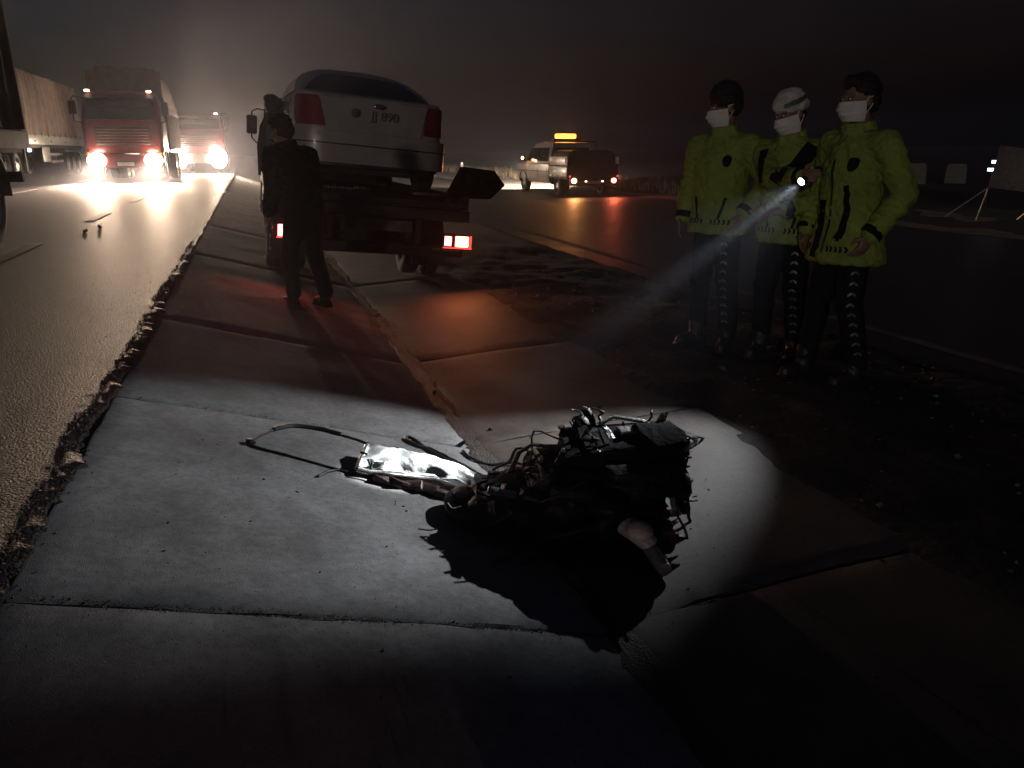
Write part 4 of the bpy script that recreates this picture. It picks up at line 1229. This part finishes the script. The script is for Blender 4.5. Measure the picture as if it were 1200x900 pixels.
    jo = link('jacket', jme, jm, p)
    jb = bvh_of(jme)
    if jacket:
        tw = pose.get('twist', 0)
        F = Matrix.Rotation(tw * .6, 3, 'Z') @ Vector((0, 1, 0)); X = Matrix.Rotation(tw * .6, 3, 'Z') @ Vector((1, 0, 0))
        mid = hem.lerp(chest, .55)
        zh = (chest.z + .16 - hem.z)
        decal(jb, rect(.012, zh * .86), F, (chest - hem), mid + Vector((0, 0, .0)), 'zip', M['ink'], jo, .002, .003)
        decal(jb, oval(.06, .08), F, (0, 0, 1), chest + X * .105 + Vector((0, 0, .03)), 'chest_badge', M['navy'], jo, .002, .003)
        for sx in (-1, 1):
            decal(jb, rect(.018, .15), F, (sx * .25, 0, 1), hem.lerp(chest, .38) + X * (.10 * sx), 'pocket_flap', M['navy'], jo, .002, .004)
        # dark chevron band round the hem
        for k in range(5):
            for sx in (-1, 1):
                x0 = sx * (.04 + .028 * k)
                decal(jb, [(-.008, -.018), (.004, -.018), (.012, 0), (.004, .018), (-.008, .018), (.0, 0)], F, (0, 0, 1), hem + X * x0 + Vector((0, 0, .085)), 'hem_chevron', M['navy'], jo, .002, .003)
        for nm in jacket:
            if nm == 'shoulder_left':
                decal(jb, rect(.10, .26), F, (.55, 0, 1), chest + X * .10 + Vector((0, 0, .06)), 'dark_yoke', M['navy'], jo, .003, .004)
            if nm == 'shoulder_right':
                decal(jb, rect(.05, .22), F, (-.3, 0, 1), chest - X * .12 + Vector((0, 0, .04)), 'dark_yoke', M['navy'], jo, .003, .004)
            if nm == 'front_strip':
                decal(jb, rect(.055, .34), F, (0, 0, 1), hem.lerp(chest, .36) - X * .07, 'dark_panel', M['navy'], jo, .003, .004)
            if nm == 'slash':
                decal(jb, [(-.03, -.15), (.02, -.15), (.04, 0), (.01, .16), (-.015, .15), (.005, 0)], F, (0, 0, 1), hem.lerp(chest, .55) + X * .09, 'dark_panel', M['navy'], jo, .003, .004)
        for s, sx in (('l', 1), ('r', -1)):
            sh, el = J['sh' + s], J['el' + s]
            wr = J['wr' + s]
            c_ = MB(); d = (wr - el).normalized(); c_.lathe([(.060, -.03), (.064, -.015), (.063, .012), (.048, .014), (.045, -.03)], wr - d * .01, d, 18, False); c_.build('cuff', M['navy'], jo)
    # ---- mask, hair, hats
    if maskon:
        mk = MB()
        def fm(u, v):
            a = (u - .5) * PI * .92
            z = -.116 + .112 * v
            r_ = .088 + .012 * math.sin(PI * v) - .012 * (1 - v)
            d_ = .110 + .022 * math.sin(PI * min(1, v * 1.05)) * math.cos(a) ** 2 + (.012 * math.cos(a) ** 6 if v > .5 else 0) + .0022 * math.sin(v * PI * 7) - .024 * (1 - v) ** 2
            return h(r_ * math.sin(a) * .92, -d_ * math.cos(a) + .004, z)
        mk.slabgrid(fm, 20, 24, HM @ Vector((0, .003, 0)))
        mo = mk.build('face_mask', M['mask'], p, 60)
        for sx in (-1, 1):
            st = MB(); st.tube([h(sx * .079, -.012, -.02), h(sx * .088, .0, .012), h(sx * .09, .03, .018)], .003, 5)
            st.tube([h(sx * .07, -.014, -.09), h(sx * .086, .012, -.05), h(sx * .09, .03, -.02)], .003, 5)
            st.build('ear_loop', M['mask'], mo)
    if headwear == 'hair':
        hb = MB(); hb.ell(h(0, .028, .062), (.089, .100, .088), HM); hb.ell(h(0, .055, .0), (.080, .075, .085), HM); hb.ell(h(0, -.045, .105), (.07, .05, .035), HM)
        hm = remesh(hb, .009, 2); wrinkle(hm, .012, 3., 2); link('hair', hm, M['hair'], p)
    elif headwear == 'beanie':
        hb = MB(); hb.ell(h(0, .015, .075), (.098, .116, .105), HM); hb.ell(h(0, .045, .02), (.092, .085, .09), HM)
        hm = remesh(hb, .009, 3); wrinkle(hm, .004, 4., 2); bo_ = link('beanie', hm, M['hair'], p)
        hb = MB(); hb.lathe([(.098, -.02), (.108, 0), (.106, .03), (.096, .04)], h(0, .012, .045), HM @ Vector((0, .08, 1)), 28, False); hb.V = [tuple(Vector(v)) for v in hb.V]; hb.build('cuff', M['hair'], bo_)
    elif headwear == 'soft_cap':
        hb = MB(); hb.ell(h(0, .012, .070), (.099, .117, .075), HM); hb.ell(h(0, .04, .045), (.094, .095, .06), HM); hb.ell(h(.0, .02, .115), (.08, .09, .045), HM)
        hm = remesh(hb, .009, 3); wrinkle(hm, .009, 2., 2); bo_ = link('cap', hm, M['capwhite'], p)
        hb = MB(); hb.lathe([(.100, -.016), (.108, -.012), (.110, .012), (.104, .016)], h(0, .012, .075), HM @ Vector((0, -.12, 1)), 28, False); hb.build('cap_band', M['retro'], bo_)
        hb = MB(); hb.ell(h(0, .055, -.01), (.072, .05, .06), HM); link('hair', remesh(hb, .01, 1), M['hair'], p)
    elif headwear == 'cap':
        hb = MB()
        hb.lathe([(.094, -.03), (.099, -.012), (.100, .022), (.106, .030), (.118, .046), (.120, .056), (.108, .066), (.06, .074), (.01, .076)], h(0, .012, .055), HM @ Vector((0, -.06, 1)), 32)
        cp = hb.build('cap', M['capwhite'], p, 50)
        hb = MB(); hb.lathe([(.0995, -.014), (.1025, -.012), (.1035, .014), (.1015, .016)], h(0, .012, .055), HM @ Vector((0, -.06, 1)), 32, False); hb.build('cap_band', M['retro'], cp)
        hb = MB(); hb.slabgrid(lambda u, v: h((.092 + .018 * v) * math.sin((u - .5) * 2.2), -(.085 + .06 * v) * math.cos((u - .5) * 1.9) + .005, .045 - .028 * v), 16, 4, (0, 0, .004)); hb.build('visor', M['capwhite'], cp)
        hb = MB(); hb.ell(h(0, .055, -.01), (.072, .05, .06), HM); link('hair', remesh(hb, .01, 1), M['hair'], p)
    p.scale = (scale,) * 3
    return p

def aim(v):                      # rotation so that local -y looks along v
    return math.atan2(v[0], -v[1])

P_L = dict(hip=(0, 0, .96), chest=(0, -.01, 1.30), neck=(0, .0, 1.51), head=(0, -.035, 1.675), headyaw=-.70, headpitch=.14,
           shl=(.20, 0, 1.43), ell=(.31, .08, 1.18), wrl=(.235, -.08, .99), hdl=(-.25, -.35, -.9), pnl=(-1, 0, 0), tsl=(0, -1, 0), curll=.5,
           shr=(-.20, 0, 1.43), elr=(-.29, .05, 1.17), wrr=(-.27, -.04, .93), pnr=(1, 0, 0), curlr=.4,
           knl=(.11, -.02, .52), anl=(.12, .02, .09), knr=(-.10, -.03, .52), anr=(-.12, .0, .09), flare=.03, hem=-.12, footl=.3, footr=-.3, chevdir=(-.2, 1, 0))
person('officer in plain hi-vis jacket, dark beanie and pale mask, standing farthest from the sign board', (3.15, 4.84, .11), aim((-.90, -.44)), P_L, 1.0, 'officers in hi-vis jackets', ['plain'], 'beanie', True, 'l')

P_M = dict(hip=(0, 0, .95), chest=(0, -.05, 1.29), neck=(0, -.06, 1.50), head=(-.01, -.115, 1.655), headyaw=-.50, headpitch=.30, headroll=-.08,
           shl=(.20, -.04, 1.42), ell=(.29, -.10, 1.15), wrl=(.10, -.30, 1.06), hdl=(-.8, -.5, -.1), pnl=(0, .4, -1), tsl=(0, 0, 1), curll=.7,
           shr=(-.20, -.04, 1.42), elr=(-.27, -.15, 1.17), wrr=(-.06, -.34, 1.245), hdr=(.45, -.75, .1), pnr=(.7, .5, .0), tsr=(0, 0, 1), curlr=1.25, gripr=True,
           knl=(.11, -.04, .52), anl=(.12, .03, .09), knr=(-.10, -.05, .52), anr=(-.12, .0, .09), flare=.02, hem=-.12, chevdir=(-.2, 1, 0), twist=.1)
pm_loc, pm_rot = Vector((3.43, 4.44, .10)), aim((-.86, -.50))
TORCH = Vector((3.12, 3.88, 1.372))
_tl = (Matrix.Rotation(-pm_rot, 3, 'Z') @ (TORCH - pm_loc)) / .985
P_M['wrr'] = tuple(_tl + Vector((-.055, .035, -.015))); P_M['elr'] = tuple(Vector((-.20, -.04, 1.42)).lerp(_tl, .5) + Vector((-.10, .02, -.10)))
person('officer in soft pale cap leaning forward and holding a lit torch', tuple(pm_loc), pm_rot, P_M, .985, 'officers in hi-vis jackets', ['shoulder_left', 'shoulder_right'], 'soft_cap', True, 'l')

P_R = dict(hip=(0, 0, .96), chest=(0, -.01, 1.30), neck=(0, -.01, 1.515), head=(-.0, -.04, 1.685), headyaw=-.15, headpitch=.06,
           shl=(.205, 0, 1.44), ell=(.30, .09, 1.17), wrl=(.245, -.07, .94), hdl=(-.2, -.35, -.9), pnl=(-1, 0, 0), tsl=(0, -1, 0), curll=.5,
           shr=(-.205, 0, 1.44), elr=(-.29, .04, 1.16), wrr=(-.24, -.10, .93), hdr=(.1, -.2, -.95), pnr=(1, 0, 0), tsr=(0, -1, 0), curlr=.6,
           knl=(.11, -.03, .52), anl=(.16, .03, .09), knr=(-.10, -.06, .52), anr=(-.13, -.10, .09), flare=.05, hem=-.20, chevdir=(-.75, .6, 0))
person('officer with bare dark hair and unzipped long hi-vis jacket, next to the sign board', (3.43, 3.87, .10), aim((-.995, -.06)), P_R, 1.0, 'officers in hi-vis jackets', ['front_strip', 'slash'], 'hair', True, 'l')

# dark figure walking behind the recovery truck
P_G = dict(hip=(0, .03, .91), chest=(0, -.10, 1.22), neck=(0, -.16, 1.41), head=(0, -.24, 1.55), headyaw=.2, headpitch=.3,
           shl=(.19, -.12, 1.34), ell=(.25, -.02, 1.08), wrl=(.23, -.16, .86), curll=.5, shr=(-.19, -.12, 1.34), elr=(-.25, -.16, 1.07), wrr=(-.22, -.32, .90), curlr=.5,
           knl=(.10, -.10, .49), anl=(.11, -.07, .09), knr=(-.10, .0, .49), anr=(-.11, .12, .09), flare=.02, hem=-.08)
person('person in dark clothes walking past the rear of the recovery truck', (.40, 7.05, .165), aim((-.45, .88)), P_G, .97, None, None, 'hair', False, None, .009)

# the torch in the middle officer's hand
ws = TORCH
tgt = Vector((.56, 3.13, .12))
tdir = (tgt - ws).normalized()
to = thing('torch', 'black torch shining a white beam, in the capped officer hand', 'torch', tuple(ws))
b = MB(); b.lathe([(.013, -.09), (.015, -.088), (.015, .04), (.024, .065), (.024, .09), (.021, .09), (.019, .078)], (0, 0, 0), tdir, 20); tb_ = b.build('barrel', M['black'], to)
b = MB(); b.lathe([(.0205, .084), (.020, .088), (.001, .0885)], (0, 0, 0), tdir, 20); b.build('torch_lens', M['torch_on'], to)
lp = tdir * .11
spot('torch_spill', to, tuple(lp), tuple(Vector((.70, 3.22, .10)) - ws), 310, (.90, .95, 1), 47, .6, .012)
spot('torch_spill', to, tuple(lp), tuple(Vector((1.56, 3.17, .10)) - ws), 165, (.90, .95, 1), 47, .75, .012)  # second lobe, added here for an unseen second torch
spot('torch_core', to, tuple(lp), tuple(tdir * 3 + lp), 5500, (.92, .97, 1), 9, 1., .012)
# ================================================================== the torn-out engine and its litter
eng = thing('engine_wreck', 'black torn out engine lying on the concrete gutter, torch lit from behind', 'engine', (1.15, 2.60, .02), (0, 0, R(-18)))
rr = random.Random(11)
def lump(b, c, d, rot, bev, jit, seed):
    """cast lump: bevelled box with a battered surface"""
    t = MB(); t.box((0, 0, 0), d, None, bev)
    bm = bmesh.new(); me = t.mesh('l', 0); bm.from_mesh(me); bpy.data.meshes.remove(me)
    bmesh.ops.subdivide_edges(bm, edges=bm.edges, cuts=2, use_grid_fill=True)
    from mathutils import Euler
    m = Euler(rot).to_matrix()
    bm.verts.index_update()
    vs = []
    for v in bm.verts:
        p_ = v.co + Vector((fnz(*(v.co * 14 + Vector((seed, 0, 0)))), fnz(*(v.co * 14 + Vector((0, seed, 3)))), fnz(*(v.co * 14 + Vector((5, 0, seed)))))) * jit
        vs.append(m @ p_ + Vector(c))
    b.add(vs, [tuple(v.index for v in f.verts) for f in bm.faces]); bm.free()
b = MB()
lump(b, (.04, .02, .24), (.40, .30, .32), (.05, .12, .1), .03, .03, 1)
lump(b, (-.12, .0, .20), (.26, .28, .28), (0, .25, -.2), .04, .03, 2)
lump(b, (.18, -.03, .28), (.22, .22, .30), (.1, -.1, 0), .03, .03, 3)
for k in range(5):
    b.cyl((-.08 + .09 * k, -.14, .14 + .01 * k), (-.08 + .09 * k, -.165, .14 + .01 * k), .028, n=10)
block = b.build('engine_block', M['castiron'], eng, 40)
b = MB()
lump(b, (.15, .06, .50), (.44, .22, .12), (.10, -.12, .06), .02, .03, 5)
lump(b, (.29, .05, .565), (.16, .19, .07), (.2, -.15, .2), .015, .03, 31)
lump(b, (.02, .09, .535), (.14, .12, .06), (.1, .2, .5), .015, .03, 32)
for k in range(6):
    b.box((-.06 + .075 * k, .06, .556 - .003 * k), (.02, .19, .012), (.10, .06, .06))
cover = b.build('valve_cover', M['grime'], eng, 35)
for k in range(8):
    q = MB(); q.lathe([(.011, 0), (.011, .012), (.007, .016)], (-.07 + .125 * (k % 4), (-.03 if k < 4 else .145), .535 + (k // 4) * .02 - .008 * (k % 4)), (.06, -.1, 1), 6); q.build('cover_bolt', M['steel'], cover)
b = MB(); b.lathe([(.028, 0), (.034, .01), (.034, .05), (.028, .075), (.02, .08)], (.02, .14, .55), (-.3, .1, 1), 16); b.build('oil_filler', M['black'], cover)
b = MB(); b.box((.20, .10, .575), (.12, .05, .03), (.1, .06, .3), bev=.008); b.tube([(.08, .16, .57), (.14, .19, .60), (.25, .17, .585), (.31, .12, .56)], .012, 8); b.build('fuel_rail', M['steel'], cover)
b = MB(); lump(b, (.345, .05, .44), (.06, .20, .16), (0, .1, 0), .015, .01, 9); b.build('timing_cover', M['black'], eng)
b = MB()
for (x, z, r) in ((.375, .30, .075), (.37, .16, .055)):
    b.lathe([(.012, -.02), (r, -.02), (r, -.008), (r * .86, -.004), (r * .86, .004), (r, .008), (r, .02), (.012, .02)], (x, .02, z), (1, 0, 0), 22)
b.build('belt_pulley', M['castiron'], eng, 40)
b = MB()
b.lathe([(.17, 0), (.18, .02), (.15, .09), (.11, .17), (.10, .26), (.07, .30), (.04, .31)], (-.20, .02, .19), (-1, -.12, -.08), 24)
for k in range(10):
    a = 2 * PI * k / 10
    b.box((-.28, .02 + .145 * math.cos(a), .18 + .145 * math.sin(a)), (.14, .015, .015), (a, 0, 0))
b.build('gearbox', M['castiron'], eng, 40)
b = MB(); b.lathe([(.05, 0), (.062, .02), (.062, .09), (.05, .11), (.02, .12)], (.02, -.17, .33), (.9, -.2, 0), 20)
for k in range(8):
    b.box((.045 + .009 * k, -.172, .33), (.003, .128, .128))
b.build('alternator', M['castiron'], eng, 40)
b = MB(); b.lathe([(.02, 0), (.045, .01), (.05, .05), (.05, .13), (.035, .17), (.02, .2)], (-.1, -.15, .12), (1, .1, .05), 18); b.build('starter_motor', M['castiron'], eng, 40)
b = MB()
for k in range(4):
    x = -.05 + .09 * k
    b.tube([(x, .16, .40), (x, .22, .40), (x - .01, .26, .34), (.08, .28, .25)], [.022, .022, .022, .028], 10)
b.box((.08, .165, .40), (.40, .012, .07), bev=.003)
b.build('exhaust_manifold', M['castiron'], eng, 40)
# brackets, bolts, torn pipes
for k in range(26):
    b = MB()
    a = Vector((rr.uniform(-.30, .34), rr.uniform(-.2, .16), rr.uniform(.05, .46)))
    d = Vector((rr.gauss(0, 1), rr.gauss(-.3, 1), rr.gauss(.1, .8))).normalized()
    L0 = rr.uniform(.06, .17)
    if k % 3:
        b.box(a, (rr.uniform(.015, .04), L0, rr.uniform(.004, .012)), (rr.uniform(-1, 1), rr.uniform(-1, 1), rr.uniform(0, 3)), bev=.002)
        b.cyl(a + d * .02, a + d * .045, .009, n=6)
        b.build('bracket', M['castiron'] if k % 4 else M['steel'], eng)
    else:
        b.tube([a, a + d * L0 * .4 + Vector((0, 0, .01)), a + d * L0 * .8 + Vector((.01, 0, -.01)), a + d * L0 * 1.2], .008, 7)
        b.build('broken_pipe', M['castiron'], eng)
def wob(p0, p1, n, amp, seed, sag=0):
    p0, p1 = Vector(p0), Vector(p1); out = []
    for i in range(n + 1):
        t = i / n; e_ = math.sin(PI * t)
        out.append(p0.lerp(p1, t) + Vector((fnz(t * 3, seed), fnz(t * 3, seed, 4), fnz(t * 3, seed, 9))) * amp * e_ + Vector((0, 0, sag * e_)))
    return out
lump_b = MB(); lump(lump_b, (.22, .0, .40), (.30, .26, .22), (.05, -.1, .1), .04, .03, 21); lump(lump_b, (-.06, .02, .36), (.28, .24, .18), (0, .35, .2), .04, .035, 22); lump(lump_b, (-.30, .0, .16), (.26, .24, .24), (.2, .3, 0), .05, .04, 23); lump(lump_b, (.14, -.06, .16), (.26, .26, .26), (0, .1, .2), .04, .03, 24); lump_b.build('crankcase', M['castiron'], eng, 40)
ends = [((-.02, .1, .52), (-.26, .05, .27), .12), ((-.05, .0, .5), (-.20, -.12, .18), .1), ((.0, -.12, .42), (-.36, -.2, .03), .05), ((-.1, .1, .4), (-.33, .12, .3), .08),
        ((.05, -.18, .2), (-.42, -.30, .02), .03), ((-.2, -.1, .25), (-.46, -.16, .02), .06), ((.1, .16, .55), (.02, .2, .66), .02), ((.06, .16, .55), (-.03, .17, .66), .03), ((.3, -.1, .3), (.36, -.16, .1), .05), ((.33, .1, .3), (.42, .02, .04), .04)]
for k, (a, c, s_) in enumerate(ends):
    b = MB(); b.tube(wob(a, c, 14, .06, k * 3.3, s_), rr.choice((.005, .007, .011)), 7); b.build('torn_wire' if k % 2 else 'hose', M['cable'], eng)
b = MB(); b.tube([(-.10, .05, .50), (-.18, .06, .51), (-.23, .06, .46), (-.26, .05, .36), (-.30, .04, .28)], .010, 8); b.build('hose', M['cable'], eng)
b = MB(); b.lathe([(.022, 0), (.026, .02), (.026, .07), (.018, .1)], (.05, .17, .56), (-.25, .2, 1), 14); b.build('sensor_stub', M['castiron'], eng)
eng.scale = (1.08, 1.25, .68)
# splintered ears, ribs and torn ends that break the outline
for k in range(46):
    b = MB()
    side = k % 4
    if side == 0:   a = Vector((rr.uniform(.30, .42), rr.uniform(-.14, .16), rr.uniform(.10, .56))); d = Vector((1, rr.uniform(-.8, .8), rr.uniform(-.5, .7)))
    elif side == 1: a = Vector((rr.uniform(-.1, .38), rr.uniform(-.02, .18), rr.uniform(.50, .60))); d = Vector((rr.uniform(-.7, .7), rr.uniform(-.5, .9), .9))
    elif side == 2: a = Vector((rr.uniform(-.48, -.05), rr.uniform(-.12, .16), rr.uniform(.08, .40))); d = Vector((-.8, rr.uniform(-.7, .7), rr.uniform(-.2, .9)))
    else:           a = Vector((rr.uniform(-.35, .32), rr.uniform(-.2, -.1), rr.uniform(.05, .45))); d = Vector((rr.uniform(-.6, .4), -1, rr.uniform(-.3, .6)))
    d.normalize(); L0 = rr.uniform(.03, .085)
    rot = d.to_track_quat('Y', 'Z').to_matrix()
    w0 = rr.uniform(.012, .035)
    if k % 3 == 0:
        b.tube(wob(a - d * .02, a + d * L0 * 1.6, 5, .04, k * 1.7), rr.uniform(.004, .008), 6); b.build('broken_pipe', M['castiron'], eng)
    else:
        b.prism([(-w0, -.02), (w0, -.025), (w0 * .8, L0 * .55), (w0 * .3, L0 * rr.uniform(.7, 1.1)), (-w0 * .2, L0 * .6), (-w0 * .9, L0)], 'z', -.005, .005)
        b.V = [tuple(a + rot @ Vector(v)) for v in b.V]
        b.build('bracket', M['castiron'] if k % 5 else M['alu'], eng)
# ragged sump edge
b = MB()
for k in range(18):
    a = 2 * PI * k / 18
    b.box((.02 + .25 * math.cos(a), .0 + .17 * math.sin(a), .06 + .02 * rr.random()), (.07, .05, .06 + .05 * rr.random()), (rr.uniform(-.5, .5), rr.uniform(-.5, .5), a), bev=.008)
lump(b, (.0, 0, .08), (.44, .28, .12), (0, .08, 0), .03, .03, 14)
b.build('oil_sump', M['castiron'], eng, 40)
# pale pipe elbow on the near side
b = MB(); b.ell((.17, -.24, .23), (.05, .05, .05)); b.tube([(.14, -.20, .22), (.17, -.25, .22), (.20, -.27, .18)], [.046, .044, .036], 14)
b.build('pipe_elbow', M['clay'], eng, 50)
pp = MB(); pp.tube([(0, 0, .032), (.04, -.06, .03), (.085, -.13, .028), (.11, -.165, .028)], [.026, .028, .028, .025], 14)
po = tag(pp.build('pipe_piece', M['clay']), 'short pale pipe lying at the near side of the engine', 'pipe'); po.location = (1.315, 2.35, gz(1.315) + .012); po.rotation_euler = (0, 0, R(-41))

# ------------------------------------------------------------------ crumpled heat shield, flex pipe
def slope_z(x): return gz(x) + .008
HS_X = 1.3
hs = thing('heat_shield', 'crumpled bright metal heat shield glaring in the torch beam', 'heat shield', (.645, 3.06, slope_z(.645)), (0, R(15), R(-18)))
hs.scale = (HS_X, 1.1, 1.1)
b = MB()
def shield(u, v):
    x = -.25 + .50 * u; w = .115 - .03 * u + .012 * fnz(u * 5, 3)
    a = PI * (v - .5)
    y = w * math.sin(a) * (1.0 - .35 * u + .30 * fnz(u * 7, 9 if v < .5 else 2)) + .05 * math.sin(u * 3.6)
    z = .012 + .052 * math.cos(a) * (1 - .5 * u) * (.55 + .45 * min(1, u * 3)) + .024 * (1 - 2 * abs(fnz(u * 4, v * 3, 2))) + .006 * fnz(u * 9, v * 5, 7) + .003 * fnz(u * 26, v * 11, 4)
    if v < .12: y -= .012 * math.sin(u * 9)
    return (x, y, max(.004, z))
b.slabgrid(shield, 44, 24, (0, 0, .004)); b.build('shield_shell', M['sheet'], hs, 50)
b = MB(); b.tube([shield(u / 12, 0) for u in range(13)], .009, 8); b.tube([shield(0, v / 10) for v in range(11)], .009, 8); b.build('rolled_rim', M['sheet'], hs, 50)
b = MB(); b.tube([Vector(shield(u / 12, .03)) + Vector((0, -.018 - .01 * math.sin(u * .9), .006 * math.sin(u))) for u in range(13)], .006, 8); b.build('brake_line', M['steel'], hs, 50)
fx = MB()
for k in range(15):
    t = k / 14
    c = Vector((.24 + .17 * t, .02 - .05 * t, .06 + .03 * t)); r_ = .072 + (.010 if k % 2 else -.004) + .012 * fnz(k * 1.7)
    pts = [c + Vector((.012 * math.sin(3 * a + k), r_ * math.cos(a) * (1 + .12 * fnz(k, a)), r_ * .75 * math.sin(a))) for a in [2 * PI * q / 18 for q in range(18)]]
    fx.tube(pts, .0095, 7, close=True)
fx.build('flex_bellows', M['alu'], hs, 50)
b = MB()
for k in range(14):
    a = Vector((.24 + .014 * k, .06 * math.sin(k * 1.9), .10 + .02 * math.sin(k)))
    b.tube(wob(a, a + Vector((rr.uniform(-.02, .1), rr.uniform(-.12, .06), rr.uniform(-.09, .02))), 6, .05, k * 2.1), .006, 6)
b.build('torn_braid', M['steel'], hs)
b = MB()
for k in range(7):
    b.box((-.16 + .05 * k, -.125 + .012 * fnz(k * 1.1), .02), (.06, .05, .03), (rr.uniform(-.5, .5), rr.uniform(-.4, .4), rr.uniform(-.5, .5)), bev=.004)
b.build('torn_bracket', M['darkred'], hs)
b = MB()
for k in range(9):
    a = Vector((-.20 + .01 * k, -.09 + .022 * k, .03))
    b.tube(wob(a, a + Vector((rr.uniform(-.12, -.02), rr.uniform(-.06, .06), rr.uniform(-.02, .04))), 5, .05, 30 + k), .005, 6)
b.box((-.23, .04, .03), (.03, .05, .025), (.2, .3, .6), bev=.004); b.box((-.25, -.02, .02), (.035, .03, .025), (.2, .1, .9), bev=.004)
b.build('plug_cluster', M['cable'], hs)

# ------------------------------------------------------------------ cables
def ground_path(pts, lift=.008):
    out = []
    P = [Vector((x, y, 0)) for x, y in pts]
    for i in range(len(P) - 1):
        p0 = P[max(i - 1, 0)]; p1 = P[i]; p2 = P[i + 1]; p3 = P[min(i + 2, len(P) - 1)]
        for k in range(6):
            t = k / 6
            q = .5 * ((2 * p1) + (p2 - p0) * t + (2 * p0 - 5 * p1 + 4 * p2 - p3) * t * t + (3 * p1 - p0 - 3 * p2 + p3) * t ** 3)
            out.append((q.x, q.y, gz(q.x) + lift + .006 * abs(fnz(q.x * 20, q.y * 20))))
    q = P[-1]; out.append((q.x, q.y, gz(q.x) + lift))
    return out
def cable(name, label, cat, pts, r, lift=.008, m='cable'):
    b = MB(); b.tube(ground_path(pts, lift), r, 8)
    return tag(b.build(name, M[m], None, 60), label, cat)
cable('wiring_loop', 'thin black wiring loop stretched out across the pale concrete', 'cable', [(.465, 3.236), (.445, 3.403), (.395, 3.477), (.302, 3.524), (.207, 3.559), (.091, 3.548), (-.006, 3.449), (-.069, 3.335), (-.101, 3.249), (-.081, 3.205), (.003, 3.174), (.103, 3.129), (.202, 3.084), (.285, 3.043), (.363, 3.047), (.44, 3.06)], .0062)
b = MB(); b.box((0, 0, .01), (.03, .04, .02), bev=.005)
o = tag(b.build('wire_plug', M['cable']), 'small black plug at the bend of the wiring loop', 'plug'); o.location = (-.10, 3.245, gz(-.1) + .006); o.rotation_euler = (0, R(15), .5)
b = MB(); b.tube(ground_path([(.302, 3.524), (.207, 3.559), (.091, 3.548), (.0, 3.455)], .014), .011, 8)
tag(b.build('cable_sleeve', M['cable']), 'thicker shiny sleeve on the far side of the wiring loop', 'cable')
cable('torn_strap', 'short torn black strap end near the heat shield', 'strap', [(.151, 2.959), (.186, 3.014), (.234, 3.056), (.304, 3.058), (.40, 3.08)], .0065)
cable('black_hose', 'black hose with a curled end lying behind the heat shield', 'hose', [(.95, 3.17), (.902, 3.225), (.853, 3.306), (.769, 3.39), (.708, 3.496), (.675, 3.606), (.643, 3.644), (.625, 3.60), (.637, 3.567), (.679, 3.522), (.733, 3.50), (.80, 3.40), (.88, 3.28)], .0085, .012)
cable('broken_rod', 'broken dark rod with a kink in the silt of the gutter bottom', 'rod', [(1.16, 3.30), (1.11, 3.365), (1.004, 3.384), (.923, 3.452), (.905, 3.548)], .008, .012)
for k, (x, y, s_, m, lab) in enumerate(((1.486, 2.384, .016, 'castiron', 'small black lump alone on the concrete by the pale pipe'), (1.014, 4.667, .014, 'sheet', 'bright metal crumb in the orange lit gutter'), (1.147, 3.86, .012, 'cable', 'dark sliver in the gutter behind the engine'),
                            (.93, 3.66, .02, 'castiron', 'clotted dark lump at the gutter line behind the hose'), (-2.1, 11.38, .03, 'rubber', 'torn dark rubber scrap on the highway, nearer one'), (-2.0, 11.83, .03, 'rubber', 'torn dark rubber scrap on the highway, farther one'), (2.35, 1.95, .012, 'mask', 'small white scrap on the dark ground'))):
    b = MB(); lump(b, (0, 0, 0), (s_ * 2, s_ * 1.3, s_), (.2, .3, k), .002, s_ * .5, k + 3.3)
    o = tag(b.build('debris_piece', M[m], None, 30), lab, 'debris', 'debris from the wreck'); o.location = (x, y, (gz(x) if x > -.7 else .5) + s_ * .5 + .006)
r_ = random.Random(21); b = MB()
for _ in range(150):
    a = r_.uniform(0, 6.28); d = abs(r_.gauss(0, .75)) + .12
    x, y = .95 + d * math.cos(a), 2.75 + d * math.sin(a)
    if x < -.6 or x > 2.8: continue
    s_ = r_.uniform(.0012, .0035)
    z = gz(x) + .006
    b.box((x, y, z), (s_ * r_.uniform(1, 5), s_ * 1.4, s_), (r_.uniform(-.3, .3), r_.uniform(-.3, .3), r_.uniform(0, 3)))
tag(b.build('debris_crumbs', M['castiron'], None, 0), 'tiny black plastic and metal crumbs around the engine', 'debris', kind='stuff')

# ================================================================== night mist
hz = MB(); hz.box((20, 140, 5.0), (362, 362, 13.0))
ho = hz.build('haze', None, None, 0)
tag(ho, 'thin night mist glowing round the headlamps', 'haze', kind='stuff')
hm_ = bpy.data.materials.new('haze'); hm_.use_nodes = True
hn = hm_.node_tree
for n_ in list(hn.nodes):
    if n_.type != 'OUTPUT_MATERIAL': hn.nodes.remove(n_)
pv = hn.nodes.new('ShaderNodeVolumePrincipled')
pv.inputs['Color'].default_value = (.82, .86, 1, 1)
pv.inputs['Density'].default_value = .0024
pv.inputs['Anisotropy'].default_value = .68
hn.links.new(pv.outputs['Volume'], [n_ for n_ in hn.nodes if n_.type == 'OUTPUT_MATERIAL'][0].inputs['Volume'])
ho.data.materials.append(hm_)
